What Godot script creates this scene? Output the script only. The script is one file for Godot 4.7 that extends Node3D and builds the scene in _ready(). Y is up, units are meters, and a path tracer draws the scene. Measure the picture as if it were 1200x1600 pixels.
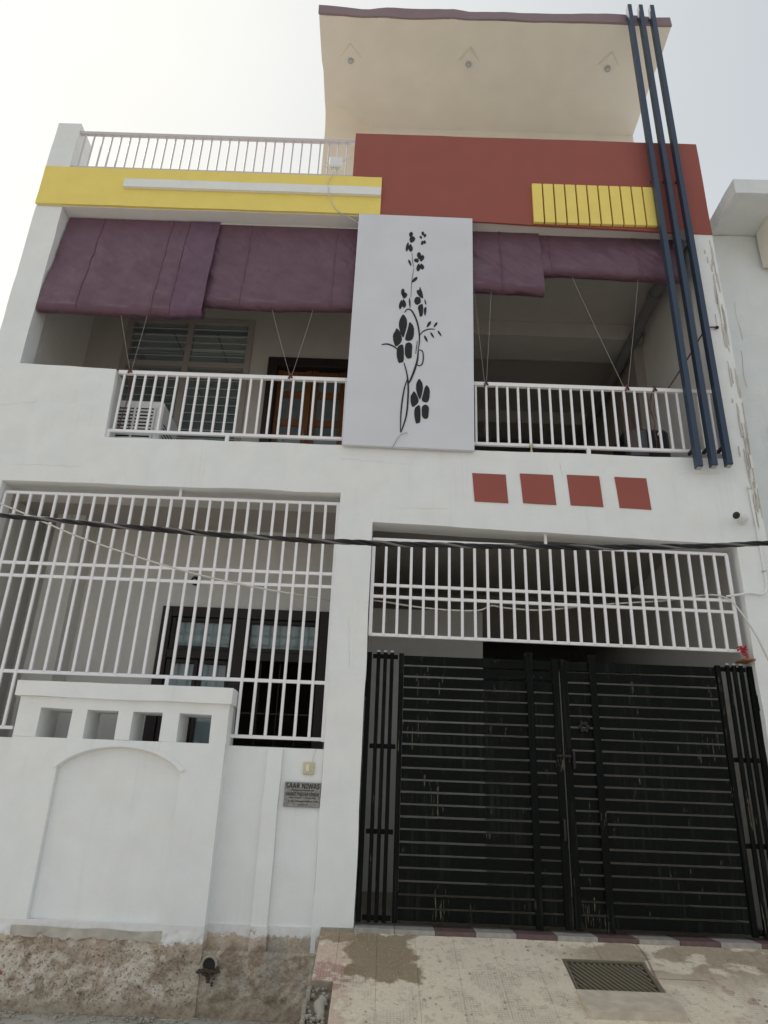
extends Node3D

var org := Vector3.ZERO
var used := {}
var cache := {}
var wob := FastNoiseLite.new()
var fbm := FastNoiseLite.new()
var M := {}

# ------------------------------------------------------------------ helpers
func C(r: float, g: float, b: float) -> Color:
	return Color(r, g, b).linear_to_srgb()

func numbered(n: String) -> String:
	if not used.has(n):
		used[n] = 0
		return n
	used[n] += 1
	return "%s_%03d" % [n, used[n]]

func tag(o: Node3D, label: String, category: String, group := "") -> void:
	o.set_meta("label", label)
	o.set_meta("category", category)
	if group != "":
		o.set_meta("group", group)

func thing(called: String, label: String, category: String, at: Vector3, group := "") -> Node3D:
	var o := Node3D.new()
	o.name = numbered(called)
	add_child(o)
	o.position = at
	org = at
	tag(o, label, category, group)
	return o

func mb() -> SurfaceTool:
	var st := SurfaceTool.new()
	st.begin(Mesh.PRIMITIVE_TRIANGLES)
	return st

func part(called: String, st: SurfaceTool, m: Material, parent: Node3D, stuff := false) -> MeshInstance3D:
	var o := MeshInstance3D.new()
	o.mesh = st.commit()
	o.material_override = m
	o.name = sub_name(called, parent)
	parent.add_child(o, true)
	if stuff:
		o.set_meta("kind", "stuff")
	return o

func sub_name(called: String, parent: Node) -> String:
	var key := "%d/%s" % [parent.get_instance_id(), called]
	if not used.has(key):
		used[key] = 0
		return called
	used[key] += 1
	return "%s_%03d" % [called, used[key]]

func v3(st: SurfaceTool, p: Vector3, n: Vector3, uv := Vector2.ZERO) -> void:
	st.set_normal(n)
	st.set_uv(uv)
	st.add_vertex(p - org)

# a flat polygon whose front looks along n
func face(st: SurfaceTool, pts: Array, n: Vector3, uvs := []) -> void:
	var a: Vector3 = pts[0]
	var b: Vector3 = pts[1]
	var c: Vector3 = pts[2]
	var cw := (b - a).cross(c - a).dot(n) < 0.0
	for i in range(1, pts.size() - 1):
		var k := [0, i, i + 1] if cw else [0, i + 1, i]
		for j in k:
			v3(st, pts[j], n, uvs[j] if uvs.size() else Vector2.ZERO)

# box with chamfered edges
func bx(st: SurfaceTool, lo: Vector3, hi: Vector3, b := 0.0) -> void:
	var c := (lo + hi) / 2.0
	var h := (hi - lo) / 2.0
	b = minf(b, minf(h.x, minf(h.y, h.z)) * 0.8)
	for ax in 3:
		for s in [-1.0, 1.0]:
			var n := Vector3.ZERO
			n[ax] = s
			var u := (ax + 1) % 3
			var w := (ax + 2) % 3
			var ps := []
			for q in [[-1, -1], [1, -1], [1, 1], [-1, 1]]:
				var p := Vector3.ZERO
				p[ax] = s * h[ax]
				p[u] = q[0] * (h[u] - b)
				p[w] = q[1] * (h[w] - b)
				ps.append(c + p)
			face(st, ps, n)
	if b <= 0.0:
		return
	for ax in 3:
		var u := (ax + 1) % 3
		var w := (ax + 2) % 3
		for s in [-1.0, 1.0]:
			for t in [-1.0, 1.0]:
				var n := Vector3.ZERO
				n[u] = s
				n[w] = t
				var ps := []
				for e in [[-1, 0], [1, 0], [1, 1], [-1, 1]]:
					var p := Vector3.ZERO
					p[ax] = e[0] * (h[ax] - b)
					p[u] = s * (h[u] - (b if e[1] else 0.0))
					p[w] = t * (h[w] - (0.0 if e[1] else b))
					ps.append(c + p)
				face(st, ps, n.normalized())
	for s in [-1.0, 1.0]:
		for t in [-1.0, 1.0]:
			for r in [-1.0, 1.0]:
				var g := Vector3(s, t, r)
				face(st, [c + g * Vector3(h.x, h.y - b, h.z - b), c + g * Vector3(h.x - b, h.y, h.z - b), c + g * Vector3(h.x - b, h.y - b, h.z)], g.normalized())

func box(called: String, lo: Vector3, hi: Vector3, m: Material, parent: Node3D, b := 0.003) -> MeshInstance3D:
	var st := mb()
	bx(st, lo, hi, b)
	return part(called, st, m, parent)

# a box whose mesh is shared between equal sizes
func bar(called: String, size: Vector3, at: Vector3, m: Material, parent: Node3D, b := 0.003, turn := Vector3.ZERO) -> MeshInstance3D:
	if not cache.has([size, b]):
		var keep := org
		org = Vector3.ZERO
		var st := mb()
		bx(st, -size / 2.0, size / 2.0, b)
		cache[[size, b]] = st.commit()
		org = keep
	var o := MeshInstance3D.new()
	o.mesh = cache[[size, b]]
	o.material_override = m
	o.name = sub_name(called, parent)
	o.position = at - org
	o.rotation = turn
	parent.add_child(o, true)
	return o

func tube(st: SurfaceTool, pts: Array, r: float, sides := 8, caps := true, radii := []) -> void:
	var prev := []
	var up := Vector3.UP
	for i in pts.size():
		var d: Vector3 = (pts[min(i + 1, pts.size() - 1)] - pts[max(i - 1, 0)]).normalized()
		if absf(d.dot(up)) > 0.95:
			up = Vector3.RIGHT if absf(d.x) < 0.9 else Vector3.BACK
		var a := up.cross(d).normalized()
		var b := d.cross(a).normalized()
		up = b
		var rr: float = radii[i] if radii.size() else r
		var ring := []
		for k in sides:
			var t := TAU * k / sides
			ring.append([pts[i] + (a * cos(t) + b * sin(t)) * rr, a * cos(t) + b * sin(t)])
		if i > 0:
			for k in sides:
				var q = [prev[k], prev[(k + 1) % sides], ring[(k + 1) % sides], ring[k]]
				var cw: bool = (q[1][0] - q[0][0]).cross(q[2][0] - q[0][0]).dot(q[0][1] + q[2][1]) < 0.0
				for j in ([0, 1, 2, 0, 2, 3] if cw else [0, 2, 1, 0, 3, 2]):
					v3(st, q[j][0], q[j][1])
		if caps and (i == 0 or i == pts.size() - 1):
			var ps := []
			for k in sides:
				ps.append(ring[k][0])
			face(st, ps, -d if i == 0 else d)
		prev = ring

func spline(pts: Array, n: int) -> Array:
	var out := []
	for i in pts.size() - 1:
		var a = pts[max(i - 1, 0)]
		var b = pts[i]
		var c = pts[i + 1]
		var d = pts[min(i + 2, pts.size() - 1)]
		for k in n:
			out.append(b.cubic_interpolate(c, a, d, float(k) / n))
	out.append(pts[-1])
	return out

# an outline in x, y, pulled from z0 to z1
func prism(st: SurfaceTool, poly: PackedVector2Array, z0: float, z1: float) -> void:
	var tri := Geometry2D.triangulate_polygon(poly)
	for s in [[maxf(z0, z1), Vector3.BACK], [minf(z0, z1), Vector3.FORWARD]]:
		for i in range(0, tri.size(), 3):
			var ps := []
			for j in 3:
				var p := poly[tri[i + j]]
				ps.append(Vector3(p.x, p.y, s[0]))
			face(st, ps, s[1])
	var turn := -1.0 if Geometry2D.is_polygon_clockwise(poly) else 1.0
	for i in poly.size():
		var p := poly[i]
		var q := poly[(i + 1) % poly.size()]
		var d := (q - p).normalized()
		face(st, [Vector3(p.x, p.y, z0), Vector3(q.x, q.y, z0), Vector3(q.x, q.y, z1), Vector3(p.x, p.y, z1)], Vector3(d.y, -d.x, 0) * turn)

# hand-laid plaster: everything built by plate() strays a few millimetres
func stray(p: Vector3, amp: float) -> Vector3:
	return p + Vector3(wob.get_noise_3d(p.x, p.y, p.z), wob.get_noise_3d(p.x + 37.0, p.y, p.z), wob.get_noise_3d(p.x, p.y + 53.0, p.z)) * amp

func grid_face(st: SurfaceTool, o: Vector3, u: Vector3, v: Vector3, n: Vector3, step: float, put: Callable, uvmap: Callable) -> void:
	var nu := maxi(1, ceili(u.length() / step))
	var nv := maxi(1, ceili(v.length() / step))
	var e := 0.01
	var du := u.normalized() * e
	var dv := v.normalized() * e
	var ps := []
	var ns := []
	for j in nv + 1:
		for i in nu + 1:
			var p := o + u * (float(i) / nu) + v * (float(j) / nv)
			var m: Vector3 = (put.call(p + du) - put.call(p - du)).cross(put.call(p + dv) - put.call(p - dv)).normalized()
			ps.append([put.call(p), uvmap.call(p)])
			ns.append(m if m.dot(n) > 0.0 else -m)
	var cw := u.cross(v).dot(n) < 0.0
	for j in nv:
		for i in nu:
			var a := j * (nu + 1) + i
			var k := [a, a + 1, a + nu + 2, a, a + nu + 2, a + nu + 1]
			if not cw:
				k = [a, a + nu + 2, a + 1, a, a + nu + 1, a + nu + 2]
			for q in k:
				v3(st, ps[q][0], ns[q], ps[q][1])

# a wall of cells between the lines xs and ys, from z0 (front) back to z1, open where solid says no
func plate(st: SurfaceTool, xs: Array, ys: Array, solid: Callable, z0: float, z1: float, step := 0.15, amp := 0.006, bend = null) -> void:
	var put := func(p: Vector3) -> Vector3: return stray(bend.call(p) if bend != null else p, amp)
	var uvm := func(p: Vector3) -> Vector2: return Vector2(p.x, p.y)
	for i in xs.size() - 1:
		for j in ys.size() - 1:
			if not solid.call(i, j):
				continue
			var a := Vector3(xs[i], ys[j], z0)
			var w := Vector3(xs[i + 1] - xs[i], 0, 0)
			var h := Vector3(0, ys[j + 1] - ys[j], 0)
			var d := Vector3(0, 0, z1 - z0)
			grid_face(st, a, w, h, Vector3.BACK, step, put, uvm)
			grid_face(st, a + d, w, h, Vector3.FORWARD, step * 3, put, uvm)
			if i == 0 or not solid.call(i - 1, j):
				grid_face(st, a, d, h, Vector3.LEFT, step, put, uvm)
			if i == xs.size() - 2 or not solid.call(i + 1, j):
				grid_face(st, a + w, d, h, Vector3.RIGHT, step, put, uvm)
			if j == 0 or not solid.call(i, j - 1):
				grid_face(st, a, w, d, Vector3.DOWN, step, put, uvm)
			if j == ys.size() - 2 or not solid.call(i, j + 1):
				grid_face(st, a + h, w, d, Vector3.UP, step, put, uvm)

func slab(called: String, lo: Vector3, hi: Vector3, m: Material, parent: Node3D, amp := 0.005, step := 0.2) -> MeshInstance3D:
	var st := mb()
	plate(st, [lo.x, hi.x], [lo.y, hi.y], func(_i, _j): return true, hi.z, lo.z, step, amp)
	return part(called, st, m, parent)

# ------------------------------------------------------------------ textures and materials
func noise_tex(freq: float, oct: int, lo: float, hi: float, seed_ := 1, size := 512) -> NoiseTexture2D:
	var n := FastNoiseLite.new()
	n.seed = seed_
	n.noise_type = FastNoiseLite.TYPE_SIMPLEX_SMOOTH
	n.frequency = freq
	n.fractal_octaves = oct
	var t := NoiseTexture2D.new()
	t.width = size
	t.height = size
	t.seamless = true
	t.noise = n
	var g := Gradient.new()
	g.set_color(0, Color(lo, lo, lo))
	g.set_color(1, Color(hi, hi, hi))
	t.color_ramp = g
	return t

func bump_tex(freq: float, oct: int, strength: float, seed_ := 5, size := 512) -> NoiseTexture2D:
	var n := FastNoiseLite.new()
	n.seed = seed_
	n.frequency = freq
	n.fractal_octaves = oct
	var t := NoiseTexture2D.new()
	t.width = size
	t.height = size
	t.seamless = true
	t.noise = n
	t.as_normal_map = true
	t.bump_strength = strength
	return t

func f(x: float, y: float, s: float, k: float) -> float:   # fractal noise 0..1
	return clampf(0.5 + 0.75 * fbm.get_noise_3d(x * s, y * s, k * 17.3), 0.0, 1.0)

func ss(a: float, b: float, x: float) -> float:
	return smoothstep(a, b, x)

# painted wall: faint rain streaks, roller marks and dust
func wall_image() -> ImageTexture:
	var w := 640
	var im := Image.create(w, w, false, Image.FORMAT_RGB8)
	for y in w:
		for x in w:
			var u := float(x) / w
			var v := float(y) / w
			var a := f(u * 9.0, v * 9.0, 1.0, 1.0)
			var streak := f(u * 46.0, v * 2.2, 1.0, 2.0)
			var fine := f(u * 120.0, v * 120.0, 1.0, 3.0)
			var l := 0.965 + 0.03 * (a - 0.5) + 0.014 * (fine - 0.5) - 0.018 * ss(0.6, 0.95, streak) * ss(0.35, 0.7, f(u * 4.0, v * 3.0, 1.0, 4.0))
			var warm := 0.012 * (f(u * 5.0, v * 5.0, 1.0, 6.0) - 0.5)
			im.set_pixel(x, y, Color(l + warm, l, l - warm))
	return ImageTexture.create_from_image(im)

# the bare cement foot of the wall: returns [colour, bump]
func foot_images() -> Array:
	var w := 1536
	var h := 360
	var im := Image.create(w, h, false, Image.FORMAT_RGB8)
	var bu := Image.create(w, h, false, Image.FORMAT_RGB8)
	for y in h:
		for x in w:
			var X := -4.5 + 4.1 * x / w
			var Y := 0.95 * (1.0 - float(y) / h)
			var big := f(X, Y, 2.2, 1.0)
			var mid := f(X, Y, 9.0, 2.0)
			var fin := f(X, Y, 42.0, 3.0)
			var scr := f(X * 0.7 + Y, Y * 0.5 - X * 0.35, 26.0, 4.0)
			var c := Color(0.42, 0.345, 0.262)
			c = c.lerp(Color(0.64, 0.58, 0.49), ss(0.4, 0.6, 0.6 * big + 0.4 * mid) * (0.88 if X < -1.6 else 0.42))
			c = c.lerp(Color(0.21, 0.15, 0.095), 0.75 * ss(0.56, 0.8, f(X, Y, 3.4, 7.0)))
			c = c.lerp(Color(0.3, 0.28, 0.245), (0.7 if X > -1.25 else 0.15) * ss(0.4, 0.6, f(X, Y, 4.0, 17.0)) * ss(0.1, 0.3, Y))
			var rust := ss(0.62, 0.72, f(X * 0.7, Y * 1.6, 6.5, 9.0)) * ss(0.08, 0.2, Y) * (1.0 if X < -1.5 else 0.25)
			c = c.lerp(Color(0.34, 0.215, 0.165), 0.32 * rust)
			# bare brick course near the left end
			var brick := ss(0.5, 0.6, f(X, Y, 7.0, 12.0)) * ss(0.02, 0.008, absf(Y - 0.245 + 0.01 * sin(X * 9.0))) * ss(-2.55, -2.75, X)
			c = c.lerp(Color(0.3, 0.12, 0.08), brick)
			# light lime wash left in scratches
			c = c.lerp(Color(0.52, 0.49, 0.43), 0.28 * ss(0.62, 0.85, scr))
			var pit := ss(0.7, 0.78, f(X, Y, 34.0, 14.0)) * (1.0 if X < -1.4 else 0.45)
			c = c.lerp(Color(0.1, 0.072, 0.048), 0.65 * pit)
			c = c * (0.8 + 0.4 * fin)
			c = c.lerp(Color(0.36, 0.29, 0.215), 0.8 * ss(0.13, 0.0, Y - 0.05 * mid))
			# where the paint still holds
			var edge := 0.5 + 0.02 * sin(X * 2.1) + 0.06 * (f(X, Y, 6.0, 20.0) - 0.5) + 0.022 * (f(X, Y, 24.0, 22.0) - 0.5)
			if X > -1.34:
				edge += 0.06
			if X > -1.0 and X < -0.84:
				edge += 0.07 * ss(0.4, 0.7, f(X, Y, 11.0, 23.0))
			var paint := ss(-0.012, 0.02, Y - edge + 0.02 * (fin - 0.5))
			c = c.lerp(Color(0.6, 0.5, 0.39), 0.6 * ss(-0.11, -0.01, Y - edge) * (1.0 - paint) * (1.0 if X > -1.34 and X < -0.95 else 0.35))
			var wash := Color(0.745, 0.745, 0.73) * (0.975 + 0.05 * mid - 0.06 * ss(0.2, 0.0, Y - edge) * ss(0.45, 0.7, f(X, Y, 15.0, 26.0)))
			c = c.lerp(wash, paint)
			im.set_pixel(x, y, Color(c.r, c.g, c.b).linear_to_srgb())
			var b := 0.5 + (0.28 * (mid - 0.5) + 0.3 * (fin - 0.5) + 0.15 * (scr - 0.5) - 0.35 * pit - 0.15 * rust) * (1.0 - paint) + 0.22 * paint
			bu.set_pixel(x, y, Color(b, b, b))
	bu.bump_map_to_normal_map(3.0)
	return [ImageTexture.create_from_image(im), ImageTexture.create_from_image(bu)]

# the tiled ramp: studs, cement film, mud and damp, over x -0.6..4.2 and z -0.1..2.1
func ramp_images() -> Array:
	var w := 1400
	var h := 640
	var im := Image.create(w, h, false, Image.FORMAT_RGB8)
	var bu := Image.create(w, h, false, Image.FORMAT_RGB8)
	for y in h:
		for x in w:
			var X := -0.6 + 4.8 * x / w
			var Z := -0.1 + 2.2 * y / h
			var big := f(X, Z, 2.0, 31.0)
			var mid := f(X, Z, 8.0, 32.0)
			var fin := f(X, Z, 45.0, 33.0)
			var c := Color(0.68, 0.592, 0.462).lerp(Color(0.75, 0.66, 0.525), mid)
			var pink := ss(-0.1, -0.2, X + 0.06 * (mid - 0.5)) * ss(1.5, 1.2, Z)
			pink = maxf(pink, 0.8 * ss(0.62, 0.7, f(X, Z, 3.6, 35.0)) * ss(2.2, 2.6, X))
			c = c.lerp(Color(0.44, 0.225, 0.19), 0.75 * pink * ss(0.25, 0.5, f(X, Z, 7.0, 36.0)))
			# studs show where the cement film has worn off
			var sx := absf(fposmod(X / 0.0215, 1.0) - 0.5)
			var sz := absf(fposmod(Z / 0.0215, 1.0) - 0.5)
			var groove := maxf(ss(0.33, 0.43, sx), ss(0.33, 0.43, sz))
			var bare := ss(0.5, 0.66, f(X, Z, 2.6, 41.0) + 0.12 * ss(0.25, 0.6, Z) + 0.16 * ss(0.3, 0.1, absf(X - 0.8)) + 0.14 * ss(2.2, 2.7, X) * ss(0.4, 0.7, Z) - 0.1 + 0.1 * (mid - 0.5))
			c = c.lerp(c * 0.66, groove * bare * 0.6)
			c = c.lerp(Color(0.72, 0.63, 0.49), (1.0 - bare) * 0.5)
			var ragged := 0.16 * (f(X, Z, 5.0, 43.0) - 0.5) + 0.05 * (f(X, Z, 22.0, 44.0) - 0.5)
			var mud := ss(-0.03, 0.035, minf(0.27 - absf(X - 0.06), 0.33 - absf(Z - 0.4)) + ragged)
			mud = maxf(mud, 0.9 * ss(-0.01, 0.02, minf(0.16 - absf(X + 0.28), 0.09 - absf(Z - 0.14)) + 0.5 * ragged))
			mud = maxf(mud, 0.75 * ss(0.5, 0.66, f(X, Z * 1.5, 2.4, 45.0) + 0.2 * ss(1.2, 2.4, X) - 0.04) * ss(0.8, 0.35, Z) * ss(1.2, 1.8, X))
			c = c.lerp(Color(0.205, 0.14, 0.08).lerp(Color(0.235, 0.18, 0.1), big), mud * (0.75 + 0.2 * fin))
			c = c.lerp(Color(0.17, 0.085, 0.06), 0.7 * ss(0.012, 0.004, absf(X - 2.075 - 0.02 * sin(Z * 7.0))) * ss(1.2, 0.8, Z) + 0.6 * ss(0.01, 0.004, absf(Z - 0.565)) * ss(2.05, 2.1, X) * ss(2.5, 2.35, X))
			c = c.lerp(Color(0.27, 0.225, 0.17), 0.3 * ss(0.68, 0.8, f(X, Z, 13.0, 47.0)))
			c = c * (0.9 + 0.2 * fin)
			if f(X, Z, 60.0, 48.0) > 0.86:
				c = Color(0.6, 0.57, 0.5)
			im.set_pixel(x, y, Color(c.r, c.g, c.b).linear_to_srgb())
			var b := 0.5 + 0.2 * (fin - 0.5) + 0.15 * (mid - 0.5) - 0.3 * groove * bare
			bu.set_pixel(x, y, Color(b, b, b))
	bu.bump_map_to_normal_map(3.0)
	return [ImageTexture.create_from_image(im), ImageTexture.create_from_image(bu)]

# black enamel with rain-washed dust and scratches
func gate_image() -> ImageTexture:
	var w := 900
	var im := Image.create(w, w, false, Image.FORMAT_RGB8)
	for y in w:
		for x in w:
			var u := float(x) / w
			var v := float(y) / w
			var c := Color(0.0045, 0.0058, 0.0052)
			var dust := f(u * 90.0, v * 3.0, 1.0, 1.0)
			c = c.lerp(Color(0.03, 0.033, 0.028), 0.5 * ss(0.5, 0.9, dust) * ss(0.35, 0.7, f(u * 6.0, v * 5.0, 1.0, 2.0)))
			c = c.lerp(Color(0.022, 0.024, 0.021), 0.2 * f(u * 90.0, v * 90.0, 1.0, 5.0))
			var scr := ss(0.79, 0.83, f(u * 190.0, v * 9.0, 1.0, 3.0)) * ss(0.66, 0.78, f(u * 7.0, v * 6.0, 1.0, 4.0))
			c = c.lerp(Color(0.2, 0.18, 0.12), 0.7 * scr)
			im.set_pixel(x, y, Color(c.r, c.g, c.b).linear_to_srgb())
	return ImageTexture.create_from_image(im)

func wood_image() -> ImageTexture:
	var im := Image.create(256, 512, false, Image.FORMAT_RGB8)
	for y in 512:
		for x in 256:
			var g := f(x / 256.0 * 22.0 + 1.5 * f(x / 60.0, y / 160.0, 1.0, 2.0), y / 512.0 * 2.0, 1.0, 1.0)
			var c := Color(0.2, 0.078, 0.026).lerp(Color(0.36, 0.165, 0.06), g)
			im.set_pixel(x, y, Color(c.r, c.g, c.b).linear_to_srgb())
	return ImageTexture.create_from_image(im)

func mat(col: Color, rough: float, tex: Texture2D = null, scale := 1.0, bump: Texture2D = null, bscale := 1.0) -> StandardMaterial3D:
	var m := StandardMaterial3D.new()
	m.albedo_color = col
	m.roughness = rough
	m.metallic_specular = 0.4
	if tex != null:
		m.albedo_texture = tex
	if bump != null:
		m.normal_enabled = true
		m.normal_texture = bump
		m.normal_scale = bscale
	if tex != null or bump != null:
		m.uv1_triplanar = true
		m.uv1_world_triplanar = true
		m.uv1_scale = Vector3.ONE * scale
	return m

func materials() -> void:
	var wall := wall_image()
	var mottle := noise_tex(0.012, 5, 0.965, 1.0)
	var patchy := noise_tex(0.012, 5, 0.84, 1.0)
	var plaster := bump_tex(0.02, 5, 3.0)
	var fine := bump_tex(0.06, 3, 2.0, 9)
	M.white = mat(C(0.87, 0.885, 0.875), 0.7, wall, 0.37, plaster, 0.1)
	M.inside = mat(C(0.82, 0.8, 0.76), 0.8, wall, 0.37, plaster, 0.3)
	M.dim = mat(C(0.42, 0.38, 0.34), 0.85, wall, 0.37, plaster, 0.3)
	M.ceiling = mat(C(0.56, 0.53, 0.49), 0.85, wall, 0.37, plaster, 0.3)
	M.red = mat(C(0.325, 0.095, 0.075), 0.7, mottle, 0.45, plaster, 0.18)
	M.yellow = mat(C(0.9, 0.725, 0.19), 0.65, mottle, 0.5, plaster, 0.15)
	M.canopy = mat(C(0.79, 0.735, 0.65), 0.8, mottle, 0.3, plaster, 0.12)
	M.cream = mat(C(0.81, 0.72, 0.59), 0.8, mottle, 0.3, plaster, 0.12)
	M.mauve = mat(C(0.27, 0.2, 0.215), 0.75, mottle, 0.8, plaster, 0.5)
	M.paint = mat(C(0.88, 0.865, 0.88), 0.45, mottle, 1.5, fine, 0.12)
	M.roofpaint = mat(C(0.62, 0.58, 0.59), 0.5, mottle, 1.5, fine, 0.12)
	M.panel = mat(C(0.68, 0.695, 0.74), 0.45, mottle, 0.25)
	M.ink = mat(C(0.018, 0.017, 0.018), 0.6)
	M.navy = mat(C(0.038, 0.06, 0.1), 0.42, mottle, 1.3, fine, 0.15)
	M.cloth = mat(C(0.15, 0.078, 0.112), 0.4, noise_tex(0.012, 3, 0.88, 1.0, 7), 0.6, fine, 0.1)
	M.cloth.rim_enabled = true
	M.cloth.rim = 0.25
	M.cloth_flap = mat(C(0.145, 0.078, 0.125), 0.4, M.cloth.albedo_texture, 0.6, fine, 0.1)
	M.seam = mat(C(0.2, 0.1, 0.13), 0.7)
	M.gate = mat(Color(1, 1, 1), 0.36, gate_image(), 0.37, fine, 0.15)
	M.gate.metallic_specular = 0.16
	M.gate_tip = mat(C(0.4, 0.4, 0.38), 0.6)
	M.iron = mat(C(0.02, 0.019, 0.018), 0.6, mottle, 2.0, fine, 0.4)
	M.cable = mat(C(0.02, 0.02, 0.022), 0.5)
	M.cable_pale = mat(C(0.17, 0.165, 0.16), 0.5)
	M.wire = mat(C(0.62, 0.6, 0.55), 0.6)
	M.cord = mat(C(0.36, 0.34, 0.32), 0.8)
	M.cord_dark = mat(C(0.16, 0.07, 0.06), 0.8)
	M.frame = mat(C(0.03, 0.022, 0.021), 0.45, mottle, 2.0, fine, 0.3)
	M.curtain = mat(C(0.33, 0.42, 0.43), 0.9, mottle, 1.0)
	M.glass = StandardMaterial3D.new()
	M.glass.transparency = BaseMaterial3D.TRANSPARENCY_ALPHA
	M.glass.albedo_color = Color(0.75, 0.85, 0.85, 0.12)
	M.glass.roughness = 0.05
	M.door = mat(C(0.6, 0.6, 0.6), 0.4, wood_image(), 1.2)
	M.dark = mat(C(0.02, 0.02, 0.02), 0.7)
	M.black = mat(C(0.014, 0.014, 0.016), 0.35)
	M.pvc = mat(C(0.2, 0.2, 0.2), 0.4, mottle, 1.0)
	M.plastic = mat(C(0.78, 0.79, 0.78), 0.4)
	M.greyplastic = mat(C(0.5, 0.51, 0.51), 0.5)
	M.ivory = mat(C(0.62, 0.55, 0.38), 0.5, mottle, 4.0)
	M.ivory_light = mat(C(0.75, 0.71, 0.58), 0.4)
	M.plate = mat(C(0.37, 0.36, 0.335), 0.5, noise_tex(0.02, 5, 0.72, 1.0, 21), 3.0)
	M.plate_text = mat(C(0.03, 0.03, 0.03), 0.6)
	M.brass = mat(C(0.5, 0.42, 0.28), 0.35)
	M.brass.metallic = 0.8
	M.plank = mat(C(0.3, 0.14, 0.05), 0.6, mottle, 2.0)
	M.cement = mat(C(0.43, 0.39, 0.32), 0.9, patchy, 1.2, plaster, 1.0)
	M.bed = mat(C(0.36, 0.31, 0.24), 0.95, patchy, 1.5, plaster, 1.5)
	M.sludge = mat(C(0.07, 0.055, 0.035), 0.8)
	M.cover = mat(C(0.68, 0.59, 0.47), 0.9, patchy, 1.2, plaster, 0.6)
	M.mauve_pale = mat(C(0.7, 0.64, 0.56), 0.8)
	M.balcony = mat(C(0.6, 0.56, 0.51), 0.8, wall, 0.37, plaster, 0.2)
	M.sill = mat(C(0.56, 0.52, 0.455), 0.9, patchy, 0.9, plaster, 0.8)
	M.mud = mat(C(0.19, 0.145, 0.09), 0.95, patchy, 1.5, plaster, 1.5)
	M.street = mat(C(0.46, 0.43, 0.385), 0.95, patchy, 0.7, plaster, 1.2)
	M.tile_white = mat(C(0.43, 0.405, 0.36), 0.5, patchy, 1.7, fine, 0.3)
	M.tile_red = mat(C(0.17, 0.108, 0.105), 0.5, patchy, 1.7, fine, 0.3)
	M.grate = mat(C(0.2, 0.175, 0.125), 0.85, patchy, 3.0, fine, 0.8)
	M.ribbon = mat(C(0.4, 0.035, 0.05), 0.7)
	M.neighbour = mat(C(0.74, 0.77, 0.77), 0.8, wall, 0.3, plaster, 0.5)
	M.lamp = mat(C(0.4, 0.4, 0.4), 0.3)
	M.scar = mat(C(0.6, 0.575, 0.52), 0.9)
	M.scar_dark = mat(C(0.2, 0.185, 0.16), 0.9)
	var fi := foot_images()
	M.foot = StandardMaterial3D.new()
	M.foot.albedo_texture = fi[0]
	M.foot.normal_enabled = true
	M.foot.normal_texture = fi[1]
	M.foot.roughness = 0.9
	M.foot.uv1_scale = Vector3(1.0 / 4.1, -1.0 / 0.95, 1)
	M.foot.uv1_offset = Vector3(4.5 / 4.1, 1.0, 0)
	var ri := ramp_images()
	M.ramp = StandardMaterial3D.new()
	M.ramp.albedo_texture = ri[0]
	M.ramp.normal_enabled = true
	M.ramp.normal_texture = ri[1]
	M.ramp.normal_scale = 0.8
	M.ramp.roughness = 0.85
	M.ramp.uv1_scale = Vector3(1.0 / 4.8, 1.0 / 2.2, 1)
	M.ramp.uv1_offset = Vector3(0.6 / 4.8, 0.1 / 2.2, 0)

# ------------------------------------------------------------------ camera and light
func camera_and_light() -> void:
	var cam := Camera3D.new()
	cam.name = "camera"
	var p := 0.39128
	var r := -0.03933
	var y := 0.00723
	cam.transform = Transform3D(Basis(Vector3.UP, y) * Basis(Vector3.RIGHT, p) * Basis(Vector3.BACK, -r), Vector3(0, 1.56, 6.6))
	cam.fov = 2.0 * rad_to_deg(atan(800.0 / 1110.0))
	cam.near = 0.05
	cam.far = 600.0
	add_child(cam)
	cam.current = true
	var toward := Vector3(-0.62, 0.7, -0.3).normalized()
	var W := 512
	var im := Image.create(W, W / 2, false, Image.FORMAT_RGBF)
	for j in W / 2:
		for i in W:
			var th := PI * (j + 0.5) / (W / 2)
			var az := TAU * (i + 0.5) / W
			var d := Vector3(sin(th) * sin(az), cos(th), -sin(th) * cos(az))
			var up := maxf(d.y, 0.0)
			var c := Color(0.7, 0.725, 0.74).lerp(Color(0.4, 0.45, 0.505), pow(up, 0.6))
			var ang := rad_to_deg(acos(clampf(d.dot(toward), -1, 1)))
			var g := exp(-pow(ang / 46.0, 2.0))
			c += Color(0.56, 0.49, 0.37) * g
			c *= 1.0 + 0.05 * fbm.get_noise_3d(d.x * 1.6, d.y * 4.0, d.z * 1.6)
			if d.y < 0.0:
				c = Color(0.3, 0.28, 0.25)
			im.set_pixel(i, j, c)
	var sm := PanoramaSkyMaterial.new()
	sm.panorama = ImageTexture.create_from_image(im)
	var sky := Sky.new()
	sky.sky_material = sm
	var e := Environment.new()
	e.background_mode = Environment.BG_SKY
	e.sky = sky
	e.background_energy_multiplier = 1.0
	e.tonemap_mode = Environment.TONE_MAPPER_LINEAR
	e.tonemap_exposure = 1.16
	e.sdfgi_enabled = true
	e.ssao_enabled = true
	e.ssil_enabled = true
	var we := WorldEnvironment.new()
	we.name = "sky"
	we.environment = e
	add_child(we)
	var sun := DirectionalLight3D.new()
	sun.name = "sun"
	sun.light_color = Color(1.0, 0.975, 0.94)
	sun.light_energy = 1.0
	sun.light_angular_distance = 6.0
	sun.shadow_enabled = true
	sun.look_at_from_position(toward, Vector3.ZERO)
	add_child(sun)

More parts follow.
